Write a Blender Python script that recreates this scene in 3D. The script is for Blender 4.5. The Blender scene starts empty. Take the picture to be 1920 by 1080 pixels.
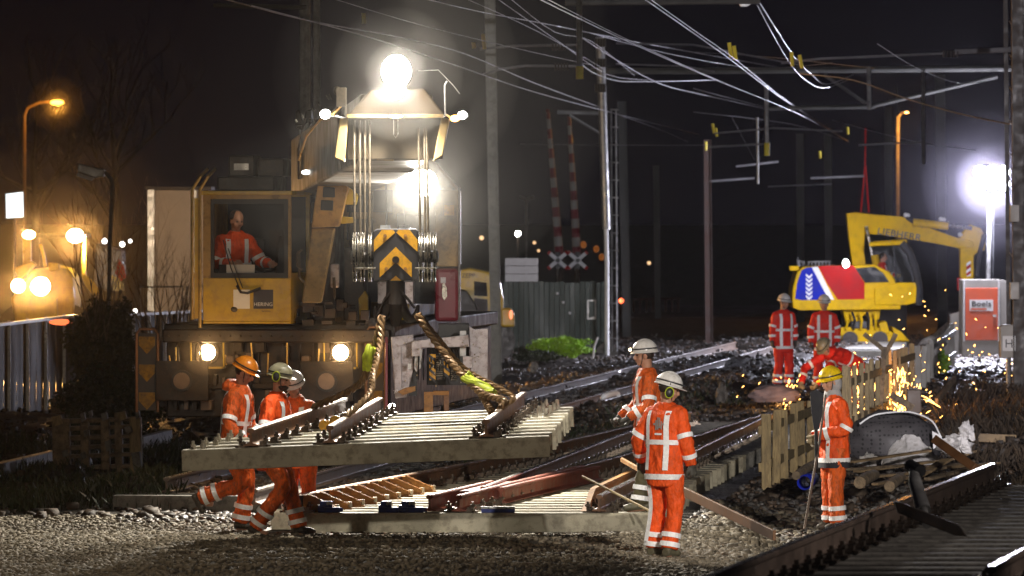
import bpy, bmesh, math, random
import numpy as np
from mathutils import Vector, Matrix, noise
R = math.radians
random.seed(7); rng = np.random.default_rng(7)
SC = bpy.context.scene
COL = SC.collection

# ---------------------------------------------------------------- camera
F, CX, HY, CH = 12000.0, 960.0, 395.0, 3.45        # focal length in photo pixels, centre, horizon row, eye height
cam_d = bpy.data.cameras.new('camera'); cam = bpy.data.objects.new('camera', cam_d); COL.objects.link(cam)
cam.location = (0, 0, CH); cam.rotation_euler = (R(90), 0, 0)
cam_d.sensor_width = 36; cam_d.lens = F / 1920 * 36
cam_d.shift_y = -(540 - HY) / 1920
cam_d.clip_start = 0.5; cam_d.clip_end = 2000
cam_d.dof.use_dof = True; cam_d.dof.focus_distance = 67; cam_d.dof.aperture_fstop = 6.3
SC.camera = cam

# ---------------------------------------------------------------- world, exposure
w = bpy.data.worlds.new('World'); SC.world = w; w.use_nodes = True
wn = w.node_tree.nodes; wl = w.node_tree.links
bg = wn['Background']; bg.inputs[0].default_value = (0.52, 0.42, 0.80, 1); bg.inputs[1].default_value = 0.0032
SC.view_settings.view_transform = 'Standard'; SC.view_settings.look = 'None'
SC.view_settings.exposure = 0.42; SC.view_settings.gamma = 1.0
SC.cycles.use_denoising = True
SC.cycles.max_bounces = 5; SC.cycles.diffuse_bounces = 2; SC.cycles.glossy_bounces = 2
SC.cycles.transmission_bounces = 4; SC.cycles.volume_bounces = 0; SC.cycles.transparent_max_bounces = 12
SC.cycles.sample_clamp_indirect = 4.0
SC.cycles.sample_clamp_direct = 0

# the floodlight mast that stands right of the camera, outside the frame, and the added fill mast to the left of it
def flood(loc, aim, power, col, ang, blend, size=0.25, typ='SPOT'):
    l = bpy.data.lights.new('flood_light', typ); l.energy = power; l.color = col
    if typ == 'SPOT': l.spot_size = R(ang); l.spot_blend = blend
    l.shadow_soft_size = size
    o = bpy.data.objects.new('flood_light', l); COL.objects.link(o); o.location = loc
    if aim is not None: o.rotation_euler = (Vector(aim) - Vector(loc)).to_track_quat('-Z', 'Y').to_euler()
    return o
WHITE = (1.0, 0.93, 0.80); COLD = (0.82, 0.82, 1.0); WARM = (1.0, 0.55, 0.20)

# ---------------------------------------------------------------- helpers
def sc_at(Z): return F / Z
def W(px, py, Z): s = F / Z; return Vector(((px - CX) / s, Z, CH - (py - HY) / s))
def G(px, py, h=0.0):
    Z = F * (CH - h) / (py - HY); return Vector(((px - CX) * Z / F, Z, h))

class MB:
    def __init__(s): s.v = []; s.f = []
    def add(s, vs, fs):
        b = len(s.v); s.v += [tuple(p) for p in vs]; s.f += [tuple(i + b for i in f) for f in fs]; return s
    def box(s, c, d, rot=None):
        x, y, z = d[0] / 2, d[1] / 2, d[2] / 2
        vs = [Vector(p) for p in ((-x,-y,-z),(x,-y,-z),(x,y,-z),(-x,y,-z),(-x,-y,z),(x,-y,z),(x,y,z),(-x,y,z))]
        if rot is not None:
            m = rot if isinstance(rot, Matrix) else Matrix.Rotation(rot, 3, 'Z'); vs = [m @ p for p in vs]
        c = Vector(c)
        return s.add([p + c for p in vs], [(0,3,2,1),(4,5,6,7),(0,1,5,4),(1,2,6,5),(2,3,7,6),(3,0,4,7)])
    def span(s, a, b): return s.box([(a[i]+b[i])/2 for i in range(3)], [abs(a[i]-b[i]) for i in range(3)])
    def tube(s, pts, r, n=8, cap=True, squash=None):
        pts = [Vector(p) for p in pts]; m = len(pts)
        rs = r if isinstance(r, (list, tuple)) else [r] * m
        b = len(s.v); up = None
        for i, p in enumerate(pts):
            t = (pts[min(i+1, m-1)] - pts[max(i-1, 0)])
            t = t.normalized() if t.length > 1e-9 else Vector((0,0,1))
            if up is None:
                up = Vector((0,0,1)) if abs(t.z) < 0.9 else Vector((1,0,0))
            u = t.cross(up); u = u.normalized() if u.length > 1e-6 else Vector((1,0,0))
            v = u.cross(t); up = v
            q = squash or 1.0
            for k in range(n):
                a = 2*math.pi*k/n
                s.v.append(tuple(p + (u*math.cos(a) + v*math.sin(a)*q) * rs[i]))
        for i in range(m-1):
            for k in range(n):
                k2 = (k+1) % n
                s.f.append((b+i*n+k, b+i*n+k2, b+(i+1)*n+k2, b+(i+1)*n+k))
        if cap:
            s.f.append(tuple(b+k for k in reversed(range(n)))); s.f.append(tuple(b+(m-1)*n+k for k in range(n)))
        return s
    def cyl(s, a, b, r, n=12, r2=None): return s.tube([a, b], [r, r if r2 is None else r2], n)
    def bar(s, a, b, wd, th, up=(0,0,1)):
        a = Vector(a); b = Vector(b); t = (b-a).normalized(); u = t.cross(Vector(up))
        if u.length < 1e-4: u = t.cross(Vector((0,1,0)))
        u.normalize(); v = u.cross(t)
        vs = [p + u*x*wd/2 + v*y*th/2 for p in (a, b) for x, y in ((-1,-1),(1,-1),(1,1),(-1,1))]
        return s.add(vs, [(3,2,1,0),(4,5,6,7),(0,1,5,4),(1,2,6,5),(2,3,7,6),(3,0,4,7)])
    def prism(s, poly, a, b):          # poly: list of Vectors (any plane); extruded between offset vectors a and b
        a = Vector(a); b = Vector(b); n = len(poly); poly = [Vector(p) for p in poly]
        vs = [p + a for p in poly] + [p + b for p in poly]
        fs = [tuple(range(n)), tuple(reversed(range(n, 2*n)))] + [(i, i+n, (i+1) % n + n, (i+1) % n) for i in range(n)]
        return s.add(vs, fs)
    def pxprism(s, poly, Z, depth, z0=0.0):   # outline read at depth Z, given a real thickness behind it
        return s.prism([W(x, y, Z) for x, y in poly], (0, z0, 0), (0, z0 + depth, 0))
    def sph(s, c, r, n=14, m=9, t0=0.0, t1=math.pi, rot=None):
        c = Vector(c); r = r if isinstance(r, (tuple, list)) else (r, r, r); b = len(s.v)
        for i in range(m+1):
            t = t0 + (t1-t0)*i/m
            for k in range(n):
                a = 2*math.pi*k/n
                p = Vector((r[0]*math.sin(t)*math.cos(a), r[1]*math.sin(t)*math.sin(a), r[2]*math.cos(t)))
                if rot is not None: p = rot @ p
                s.v.append(tuple(c + p))
        for i in range(m):
            for k in range(n):
                k2 = (k+1) % n
                s.f.append((b+i*n+k, b+(i+1)*n+k, b+(i+1)*n+k2, b+i*n+k2))
        return s
    def build(s, name, mat, parent=None, smooth=False, bevel=0, world=True, weld=False, mods=None):
        me = bpy.data.meshes.new(name)
        vs = s.v
        root = parent
        while root is not None and root.parent is not None: root = root.parent
        if world and root is not None:
            inv = (Matrix.Translation(root.location) @ Matrix.Rotation(root.rotation_euler.z, 4, 'Z')).inverted()
            vs = [tuple(inv @ Vector(p)) for p in vs]
        org = None
        if parent is None:
            a = np.array(vs); org = Vector(((a[:,0].min()+a[:,0].max())/2, (a[:,1].min()+a[:,1].max())/2, a[:,2].min()))
            vs = [(p[0]-org.x, p[1]-org.y, p[2]-org.z) for p in vs]
        me.from_pydata(vs, [], s.f)
        bm = bmesh.new(); bm.from_mesh(me)
        if weld: bmesh.ops.remove_doubles(bm, verts=bm.verts, dist=1e-4)
        bmesh.ops.recalc_face_normals(bm, faces=bm.faces); bm.to_mesh(me); bm.free()
        if smooth:
            me.shade_smooth()
            try: me.set_sharp_from_angle(angle=R(40))
            except Exception: pass
        o = bpy.data.objects.new(name, me); COL.objects.link(o)
        for m in (mat if isinstance(mat, (list, tuple)) else [mat]): me.materials.append(m)
        if parent is not None: o.parent = parent
        if org is not None: o.location = org
        if bevel:
            bv = o.modifiers.new('bevel', 'BEVEL'); bv.width = bevel; bv.segments = 2; bv.limit_method = 'ANGLE'
        return o

def T(name, label, cat, loc=(0,0,0), rz=0.0, group=None):
    o = bpy.data.objects.new(name, None); COL.objects.link(o); o.empty_display_size = 0.2
    o.location = loc; o.rotation_euler = (0, 0, rz); return tag(o, label, cat, group)
def tag(o, label, cat, group=None, kind=None):
    o['label'] = label; o['category'] = cat
    if group: o['group'] = group
    if kind: o['kind'] = kind
    return o
def struct(o): o['kind'] = 'structure'; return o
def children(o): return [c for c in bpy.data.objects if c.parent == o]
def dup(o, parent=None):
    kids = list(o.children)
    c = o.copy(); COL.objects.link(c); c.parent = parent
    for k in kids: dup(k, c)
    return c
def text(name, s, mat, parent, loc, size, rot=(90, 0, 0), ext=0.002, align='CENTER', sx=1.0, bold=0.0):
    cu = bpy.data.curves.new(name, 'FONT'); cu.body = s; cu.size = size; cu.extrude = ext; cu.align_x = align; cu.align_y = 'CENTER'
    cu.space_character = 1.05; cu.offset = bold
    tmp = bpy.data.objects.new('tmp_text', cu); COL.objects.link(tmp); bpy.context.view_layer.update()
    me = bpy.data.meshes.new_from_object(tmp.evaluated_get(bpy.context.evaluated_depsgraph_get())); me.name = name
    bpy.data.objects.remove(tmp); bpy.data.curves.remove(cu); me.materials.clear(); me.materials.append(mat)
    o = bpy.data.objects.new(name, me); COL.objects.link(o)
    root = parent
    while root.parent is not None: root = root.parent
    inv = (Matrix.Translation(root.location) @ Matrix.Rotation(root.rotation_euler.z, 4, 'Z')).inverted()
    M = inv @ Matrix.Translation(Vector(loc)) @ Matrix.Rotation(R(rot[2]), 4, 'Z') @ Matrix.Rotation(R(rot[1]), 4, 'Y') @ Matrix.Rotation(R(rot[0]), 4, 'X') @ Matrix.Diagonal((sx, 1, 1, 1))
    o.parent = parent; o.matrix_local = M; return o

# ---------------------------------------------------------------- materials
MATS = {}
def mat(name, col, rough=0.6, metal=0.0, var=0.25, scale=6.0, bump=0.15, bscale=40.0, col2=None, spec=0.5, rvar=0.15, dirt=None, dirt_amt=0.4, stretch=None, coat=0.0, dist=0.006):
    m = bpy.data.materials.new(name); m.use_nodes = True; nt = m.node_tree; N = nt.nodes; L = nt.links
    p = N['Principled BSDF']; p.inputs['Metallic'].default_value = metal
    p.inputs['Specular IOR Level'].default_value = spec
    if coat: p.inputs['Coat Weight'].default_value = coat; p.inputs['Coat Roughness'].default_value = 0.15
    tc = N.new('ShaderNodeTexCoord'); vec = tc.outputs['Object']
    if stretch:
        mp = N.new('ShaderNodeMapping'); mp.inputs['Scale'].default_value = stretch; L.new(vec, mp.inputs[0]); vec = mp.outputs[0]
    n1 = N.new('ShaderNodeTexNoise'); n1.inputs['Scale'].default_value = scale; n1.inputs['Detail'].default_value = 6; L.new(vec, n1.inputs['Vector'])
    cr = N.new('ShaderNodeValToRGB'); L.new(n1.outputs[0], cr.inputs[0])
    c2 = col2 or tuple(max(0, c*(1-var)) for c in col)
    c1 = tuple(min(1, c*(1+var*0.6)) for c in col) if col2 is None else col
    cr.color_ramp.elements[0].position = 0.35; cr.color_ramp.elements[1].position = 0.68
    cr.color_ramp.elements[0].color = (*c2, 1); cr.color_ramp.elements[1].color = (*c1, 1)
    out = cr.outputs[0]
    if dirt:
        n3 = N.new('ShaderNodeTexNoise'); n3.inputs['Scale'].default_value = scale*2.7; n3.inputs['Detail'].default_value = 8; n3.inputs['Roughness'].default_value = 0.7
        L.new(vec, n3.inputs['Vector'])
        mr = N.new('ShaderNodeMapRange'); mr.inputs[1].default_value = 0.48; mr.inputs[2].default_value = 0.62; mr.inputs[4].default_value = dirt_amt
        L.new(n3.outputs[0], mr.inputs[0])
        mx = N.new('ShaderNodeMix'); mx.data_type = 'RGBA'; L.new(mr.outputs[0], mx.inputs[0]); L.new(out, mx.inputs[6]); mx.inputs[7].default_value = (*dirt, 1)
        out = mx.outputs[2]
    L.new(out, p.inputs['Base Color'])
    mr2 = N.new('ShaderNodeMapRange'); mr2.inputs[3].default_value = max(0.03, rough-rvar); mr2.inputs[4].default_value = min(1, rough+rvar)
    mr2.inputs[1].default_value = 0.3; mr2.inputs[2].default_value = 0.7
    L.new(n1.outputs[0], mr2.inputs[0]); L.new(mr2.outputs[0], p.inputs['Roughness'])
    if bump:
        n2 = N.new('ShaderNodeTexNoise'); n2.inputs['Scale'].default_value = bscale; n2.inputs['Detail'].default_value = 5; L.new(vec, n2.inputs['Vector'])
        b = N.new('ShaderNodeBump'); b.inputs['Strength'].default_value = bump; b.inputs['Distance'].default_value = dist
        L.new(n2.outputs[0], b.inputs['Height']); L.new(b.outputs[0], p.inputs['Normal'])
    MATS[name] = m; return m
def glow(name, col, strength):
    m = bpy.data.materials.new(name); m.use_nodes = True; N = m.node_tree.nodes; N.remove(N['Principled BSDF'])
    e = N.new('ShaderNodeEmission'); e.inputs[0].default_value = (*col, 1); e.inputs[1].default_value = strength
    m.node_tree.links.new(e.outputs[0], N['Material Output'].inputs[0]); MATS[name] = m; return m

M_concrete = mat('sleeper_concrete', (0.34,0.31,0.23), 0.8, var=0.22, scale=3, bump=0.3, bscale=90, dirt=(0.10,0.08,0.055), dirt_amt=0.55)
M_concrete_old = mat('worn_concrete', (0.19,0.18,0.16), 0.75, var=0.35, scale=4, bump=0.4, bscale=60, dirt=(0.04,0.035,0.03), dirt_amt=0.7)
M_rail = mat('rail_rust', (0.24,0.125,0.07), 0.55, metal=0.35, var=0.35, scale=5, bump=0.3, bscale=120, dirt=(0.07,0.04,0.025), dirt_amt=0.5)
M_railtop = mat('rail_polished', (0.62,0.60,0.58), 0.25, metal=1.0, var=0.2, scale=14, bump=0.05, rvar=0.08)
M_railtop_dull = mat('rail_head_dull', (0.42,0.33,0.26), 0.42, metal=0.7, var=0.3, scale=10, bump=0.1)
M_rail_dark = mat('rail_dark', (0.17,0.125,0.10), 0.55, metal=0.2, var=0.35, scale=5, bump=0.3, bscale=120)
M_frog = mat('crossing_red_oxide', (0.23,0.065,0.04), 0.55, metal=0.1, var=0.3, scale=6, bump=0.2, dirt=(0.16,0.06,0.035), dirt_amt=0.6)
M_ochre = mat('ochre_steel', (0.36,0.175,0.05), 0.55, metal=0.2, var=0.35, scale=5, bump=0.2, dirt=(0.12,0.06,0.03), dirt_amt=0.5)
M_clip = mat('fastening_steel', (0.14,0.11,0.085), 0.35, metal=0.7, var=0.5, scale=30, bump=0.2)
M_clip_bolt = mat('bolt_galvanised', (0.5,0.46,0.38), 0.35, metal=0.8, var=0.3, scale=30, bump=0.1)
M_blue = mat('blue_paint', (0.018,0.035,0.22), 0.4, var=0.3, scale=12, bump=0.1, dirt=(0.03,0.03,0.05))
M_yellow = mat('machine_yellow', (0.48,0.32,0.012), 0.4, var=0.18, scale=3, bump=0.06, dirt=(0.22,0.12,0.03), dirt_amt=0.4, coat=0.2)
M_yellow2 = mat('excavator_yellow', (0.66,0.40,0.002), 0.7, var=0.12, scale=2, bump=0.08, dirt=(0.30,0.18,0.01), dirt_amt=0.3, spec=0.2)
M_olive = mat('faded_yellow_panel', (0.34,0.22,0.075), 0.5, var=0.25, scale=3, bump=0.1, dirt=(0.10,0.065,0.03), dirt_amt=0.6)
M_burg = mat('burgundy_cover', (0.20,0.022,0.035), 0.35, var=0.2, scale=4, bump=0.05, coat=0.3)
M_dark = mat('dark_machinery', (0.024,0.017,0.013), 0.5, metal=0.2, var=0.5, scale=6, bump=0.3, dirt=(0.05,0.028,0.016), dirt_amt=0.5)
M_black = mat('black_rubber', (0.018,0.018,0.02), 0.5, var=0.3, scale=10, bump=0.1)
M_grey = mat('grey_steel_plate', (0.46,0.42,0.44), 0.45, metal=0.3, var=0.25, scale=5, bump=0.15, dirt=(0.12,0.08,0.06), dirt_amt=0.6)
M_galv = mat('galvanised_steel', (0.40,0.40,0.40), 0.42, metal=0.6, var=0.25, scale=8, bump=0.1, dirt=(0.16,0.15,0.13), dirt_amt=0.4)
M_mast = mat('mast_paint', (0.20,0.20,0.165), 0.6, var=0.3, scale=3, bump=0.2, dirt=(0.09,0.08,0.06))
M_mast_brown = mat('rusty_mast', (0.04,0.017,0.010), 0.7, var=0.35, scale=3, bump=0.2)
M_goldlit = mat('lamplit_chrome_rail', (0.75,0.55,0.22), 0.38, metal=0.8, var=0.2, scale=12, bump=0.05, rvar=0.08)  # chrome rails, with the loader lamps' gold reflection put into the colour
M_chrome = mat('bright_steel', (0.42,0.39,0.34), 0.28, metal=1.0, var=0.2, scale=12, bump=0.05, rvar=0.08)
M_wire = mat('contact_wire', (0.21,0.205,0.215), 0.5, metal=0.5, var=0.3, scale=2, bump=0.0)
M_rodyel = mat('rod_yellow', (0.62,0.50,0.03), 0.5, var=.15, bump=0)
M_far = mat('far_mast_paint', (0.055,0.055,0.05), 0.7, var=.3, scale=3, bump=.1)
M_hazdim = mat('dimmed_hazard_yellow', (0.24,0.14,0.008), 0.6, var=.3, scale=9, bump=.1, dirt=(.06,.035,.01), dirt_amt=.7)  # hazard yellow with the dim light put into its colour, plus patchy dirt
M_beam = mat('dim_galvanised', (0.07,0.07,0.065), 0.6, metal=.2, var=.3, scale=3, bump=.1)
M_rope = mat('wire_rope', (0.085,0.068,0.048), 0.45, metal=0.5, var=0.3, scale=40, bump=0.4, bscale=160)
M_sling = mat('chain_sling', (0.19,0.11,0.045), 0.45, metal=0.3, var=0.45, scale=25, bump=0.3, bscale=90)
M_lime = mat('lime_sleeve', (0.42,0.50,0.02), 0.6, var=0.3, scale=14, bump=0.3)
M_orange = mat('hi_vis_orange', (0.90,0.10,0.010), 0.62, var=0.2, scale=7, bump=0.8, bscale=15, spec=0.3, rvar=0.05, dist=0.04, dirt=(0.42,0.07,0.02), dirt_amt=0.45, stretch=(1.4,1.4,.7))
M_orange_d = mat('hi_vis_orange_worn', (0.80,0.13,0.015), 0.65, var=0.22, scale=9, bump=0.8, bscale=14, spec=0.3, dirt=(0.18,0.06,0.025), dirt_amt=0.6, dist=0.04, stretch=(1.4,1.4,.7))
M_red = mat('hi_vis_red', (0.78,0.028,0.012), 0.62, var=0.15, scale=7, bump=0.5, bscale=16, spec=0.3, dist=0.03)
M_stripe = mat('reflective_tape', (0.92,0.92,0.94), 0.45, var=0.12, scale=30, bump=0.35, bscale=30, spec=0.6, dist=0.02)
M_skin = mat('skin', (0.46,0.235,0.15), 0.5, var=0.12, scale=20, bump=0.05)
M_hair = mat('dark_hair', (0.025,0.015,0.01), 0.6, var=0.4, scale=60, bump=0.4, bscale=200)
M_boot = mat('work_boot', (0.045,0.035,0.025), 0.55, var=0.4, scale=14, bump=0.3, dirt=(0.12,0.10,0.07), dirt_amt=0.6)
M_boot_olive = mat('olive_boot', (0.11,0.10,0.06), 0.6, var=0.35, scale=14, bump=0.3, dirt=(0.05,0.04,0.03), dirt_amt=0.5)
M_glove = mat('leather_glove', (0.30,0.24,0.14), 0.7, var=0.35, scale=16, bump=0.3)
M_glove_d = mat('dark_glove', (0.06,0.055,0.045), 0.7, var=0.35, scale=16, bump=0.3)
M_white = mat('white_shell', (0.74,0.72,0.70), 0.3, var=0.08, scale=12, bump=0.03, dirt=(0.35,0.32,0.28), dirt_amt=0.35)
M_cream = mat('cream_shell', (0.25,0.235,0.155), 0.35, var=0.15, scale=12, bump=0.03, dirt=(0.25,0.23,0.15), dirt_amt=0.4)
M_hyel = mat('yellow_shell', (0.80,0.55,0.01), 0.3, var=0.08, scale=12, bump=0.03, dirt=(0.15,0.09,0.01), dirt_amt=0.5)
M_hora = mat('amber_shell', (0.75,0.24,0.012), 0.3, var=0.08, scale=12, bump=0.03)
M_navy = mat('navy_cloth', (0.022,0.022,0.03), 0.8, var=0.3, scale=14, bump=0.3)
M_hood = mat('grey_hood_cloth', (0.36,0.35,0.36), 0.85, var=0.2, scale=20, bump=0.4, bscale=30)
M_wood = mat('weathered_wood', (0.36,0.27,0.14), 0.8, var=0.4, scale=3, bump=0.5, bscale=20, stretch=(6,6,1), dirt=(0.12,0.08,0.045), dirt_amt=0.5)
M_plank = mat('plank_wood', (0.34,0.235,0.13), 0.75, var=0.4, scale=3, bump=0.4, bscale=20, dirt=(0.10,0.07,0.04), dirt_amt=0.6)
M_plank2 = mat('orange_brown_plank', (0.17,0.075,0.025), 0.6, var=0.3, scale=3, bump=0.3, bscale=25)
M_oldwood = mat('rotten_wood', (0.26,0.19,0.12), 0.85, var=0.5, scale=5, bump=0.6, bscale=30, dirt=(0.03,0.025,0.02), dirt_amt=0.6)
M_bagdark = mat('perforated_fabric', (0.16,0.15,0.15), 0.6, var=0.2, scale=8, bump=0.2)
M_plastic = mat('white_plastic_sheet', (0.62,0.60,0.60), 0.35, var=0.15, scale=5, bump=0.3, bscale=14, dirt=(0.2,0.17,0.14), dirt_amt=0.5)
M_signwhite = mat('sign_white', (0.75,0.75,0.75), 0.5, var=0.06, scale=8, bump=0.0)
M_textblack = mat('sign_black', (0.02,0.02,0.022), 0.5, var=0.1, bump=0.0)
M_hazy = mat('hazard_yellow', (0.72,0.36,0.01), 0.5, var=0.15, scale=7, bump=0.05, dirt=(0.25,0.14,0.04), dirt_amt=0.4)
M_hazb = mat('hazard_black', (0.03,0.028,0.032), 0.5, var=0.3, scale=7, bump=0.05)
M_redp = mat('red_paint', (0.42,0.010,0.010), 0.7, var=0.15, scale=4, bump=0.05, spec=0.2)
M_bluep = mat('royal_blue_paint', (0.006,0.018,0.36), 0.7, var=0.12, scale=4, bump=0.05, spec=0.2)
M_boels = mat('orange_red_panel', (0.66,0.10,0.035), 0.45, var=0.1, scale=4, bump=0.03)
M_cabgrey = mat('cabinet_grey', (0.33,0.31,0.28), 0.5, var=0.12, scale=4, bump=0.05)
M_green = mat('green_steel_sheet', (0.04,0.06,0.054), 0.5, metal=0.2, var=0.3, scale=3, bump=0.1, stretch=(1,1,0.2))
M_sheet = mat('grey_sheet', (0.055,0.045,0.040), 0.7, metal=0.0, var=0.3, scale=3, bump=0.1, stretch=(1,1,0.2), dirt=(0.07,0.05,0.04))
M_panelw = mat('pale_wall_panel', (0.42,0.33,0.26), 0.7, var=0.12, scale=2, bump=0.05)
M_glass = bpy.data.materials.new('window_glass'); M_glass.use_nodes = True
_p = M_glass.node_tree.nodes['Principled BSDF']; _p.inputs['Base Color'].default_value = (0.02,0.022,0.022,1); _p.inputs['Roughness'].default_value = 0.03
_p.inputs['Alpha'].default_value = 0.16; _p.inputs['Specular IOR Level'].default_value = 0.6
M_glassd = mat('dark_glass', (0.012,0.014,0.018), 0.08, var=0.1, bump=0.0, rvar=0.03, spec=0.7)
E_lamp = glow('lamp_white', (1.0,0.95,0.86), 60)
E_cold = glow('lamp_cold', (0.92,0.94,1.0), 60)
E_warm = glow('lamp_warm', (1.0,0.72,0.36), 22)
E_orange = glow('lamp_orange', (1.0,0.38,0.04), 10)
E_red = glow('lamp_red', (1.0,0.06,0.02), 5)
E_spark = glow('spark', (1.0,0.46,0.10), 12)
E_sign = glow('sign_lit', (0.85,0.95,1.0), 1.6)
# ================================================================ the ground
def sstep(a, b, x):
    t = np.clip((x-a)/(b-a), 0, 1); return t*t*(3-2*t)
def vnoise(x, y, seed=0):
    xi = np.floor(x).astype(np.int64); yi = np.floor(y).astype(np.int64); fx = x-xi; fy = y-yi
    def h(a, b):
        n = (a*374761393 + b*668265263 + seed*1442695041) & 0xffffffff
        n = ((n ^ (n >> 13)) * 1274126177) & 0xffffffff
        return ((n ^ (n >> 16)) & 0xffff) / 65535.0
    u = fx*fx*(3-2*fx); v = fy*fy*(3-2*fy)
    return (h(xi,yi)*(1-u)+h(xi+1,yi)*u)*(1-v) + (h(xi,yi+1)*(1-u)+h(xi+1,yi+1)*u)*v
def fbm(x, y, s, o=4, seed=0):
    r = 0; a = 0.5
    for k in range(o): r = r + a*(vnoise(x*s, y*s, seed+k)-0.5); s *= 2.03; a *= 0.5
    return r
RA = lambda Z: np.interp(Z, [60,68.6,77.4,84.1,90.5,110], [-3.9,-2.31,-.516,.589,1.64,4.8])
RC = lambda Z: np.interp(Z, [60,70.2,77,87,95.4,110], [-2.0,-.287,.912,2.51,3.68,5.8])
RB = lambda Z: -.08 + (Z-72.8)*.1077
RD = lambda Z: .898 + (Z-68.2)*.1065
CL = lambda Z: -3.95 + (Z-73.8)*.1205        # crane track, left rail
CR = lambda Z: -2.43 + (Z-74.0)*.1170
P1 = lambda Z: 1.23 + (Z-38.8)*.175           # foreground panel, left rail
def ground_h(X, Z):
    h = 0.05*fbm(X, Z, 0.6, 4, 3) + 0.02*fbm(X, Z, 5, 3, 9)
    # raked ridges left in the foreground gravel
    rip = np.sin(2*np.pi*(Z + 0.25*fbm(X, Z, .8, 2, 5))/0.95) * sstep(60.2, 61, Z)*(1-sstep(66.0, 67.2, Z)) * sstep(-4.2,-3.0, X - (Z-62)*.12)*(1-sstep(0.7,1.6,X))
    h = h + 0.06*rip
    # ballast under the crane's track
    c = (CL(Z)+CR(Z))/2
    h = h + 0.17*(1-sstep(1.5, 2.3, np.abs(X-c)))*sstep(72.6, 74, Z)
    # hollow where the man in the yellow helmet stands
    h = h - 0.22*sstep(2.3, 3.0, X)*(1-sstep(5.6,6.6,X))*sstep(56,59,Z)*(1-sstep(74,80,Z))
    # rubble on the right and in the middle
    h = h + 0.16*np.maximum(0, fbm(X, Z, 0.9, 4, 21))*sstep(3.2, 4.2, X)*sstep(62, 72, Z)*2
    h = h + 0.28*sstep(6.2, 8.5, X)*sstep(80, 92, Z)*(1-sstep(130,140,Z))*(0.6+fbm(X,Z,.7,4,8))
    h = h + 0.5*np.maximum(0,fbm(X, Z, 0.45, 4, 31)+.05)*sstep(96,100,Z)*(1-sstep(150,165,Z))*(1-sstep(5,7,X))
    # left verge with clumps
    h = h + 0.10*(1-sstep(-4.6,-3.9, X-(Z-74)*.05))*sstep(72.5, 76, Z)*(0.55+1.6*fbm(X, Z, .8, 4, 44))
    # embankment that carries the near track
    d = (X - P1(Z)) * 0.985
    e = sstep(-1.9, -0.75, d) * (1-sstep(56.8, 58.8, Z))
    h = h*(1-e) + 0.855*e + 0.02*e*fbm(X, Z, 4, 3, 2)
    # nothing may stand above the lower track's sleepers
    m = (X > RA(Z)-.9) & (X < RD(Z)+.9) & (Z > 68) & (Z < 101)
    h = np.where(m, np.minimum(h, 0.01), h)
    return h
def gh(X, Z): return float(ground_h(np.array([float(X)]), np.array([float(Z)]))[0])

M_ground = bpy.data.materials.new('wet_gravel_ground'); M_ground.use_nodes = True
def ground_material(m):
    N = m.node_tree.nodes; L = m.node_tree.links; p = N['Principled BSDF']
    tc = N.new('ShaderNodeTexCoord')
    def noise_(s, d=6, r=.55):
        n = N.new('ShaderNodeTexNoise'); n.inputs['Scale'].default_value = s; n.inputs['Detail'].default_value = d; n.inputs['Roughness'].default_value = r
        L.new(tc.outputs['Object'], n.inputs['Vector']); return n
    def ramp(n, stops):
        c = N.new('ShaderNodeValToRGB'); L.new(n, c.inputs[0]); e = c.color_ramp.elements
        for i, (q, col) in enumerate(stops):
            x = e[i] if i < 2 else e.new(q); x.position = q; x.color = (*col, 1)
        return c
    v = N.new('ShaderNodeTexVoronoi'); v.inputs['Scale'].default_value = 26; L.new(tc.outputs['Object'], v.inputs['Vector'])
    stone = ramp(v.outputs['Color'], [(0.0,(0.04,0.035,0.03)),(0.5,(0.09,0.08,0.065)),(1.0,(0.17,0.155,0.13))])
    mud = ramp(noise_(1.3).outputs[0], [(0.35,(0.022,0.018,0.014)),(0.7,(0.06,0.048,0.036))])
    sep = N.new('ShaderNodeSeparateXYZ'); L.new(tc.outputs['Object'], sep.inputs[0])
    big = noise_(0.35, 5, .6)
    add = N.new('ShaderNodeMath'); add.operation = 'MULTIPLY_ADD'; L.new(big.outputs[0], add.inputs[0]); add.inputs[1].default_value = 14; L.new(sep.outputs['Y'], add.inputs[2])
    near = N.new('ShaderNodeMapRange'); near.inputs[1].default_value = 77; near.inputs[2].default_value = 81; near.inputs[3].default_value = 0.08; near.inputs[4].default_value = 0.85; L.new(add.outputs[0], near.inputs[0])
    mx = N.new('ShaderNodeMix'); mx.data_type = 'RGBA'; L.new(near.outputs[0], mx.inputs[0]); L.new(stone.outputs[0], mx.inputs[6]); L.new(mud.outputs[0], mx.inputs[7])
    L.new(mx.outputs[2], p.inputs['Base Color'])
    rr = N.new('ShaderNodeMapRange'); rr.inputs[3].default_value = 0.28; rr.inputs[4].default_value = 0.8; L.new(noise_(2.2).outputs[0], rr.inputs[0]); L.new(rr.outputs[0], p.inputs['Roughness'])
    b = N.new('ShaderNodeBump'); b.inputs['Strength'].default_value = 0.8; b.inputs['Distance'].default_value = 0.03
    L.new(v.outputs['Distance'], b.inputs['Height']); L.new(b.outputs[0], p.inputs['Normal'])
ground_material(M_ground)

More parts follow.
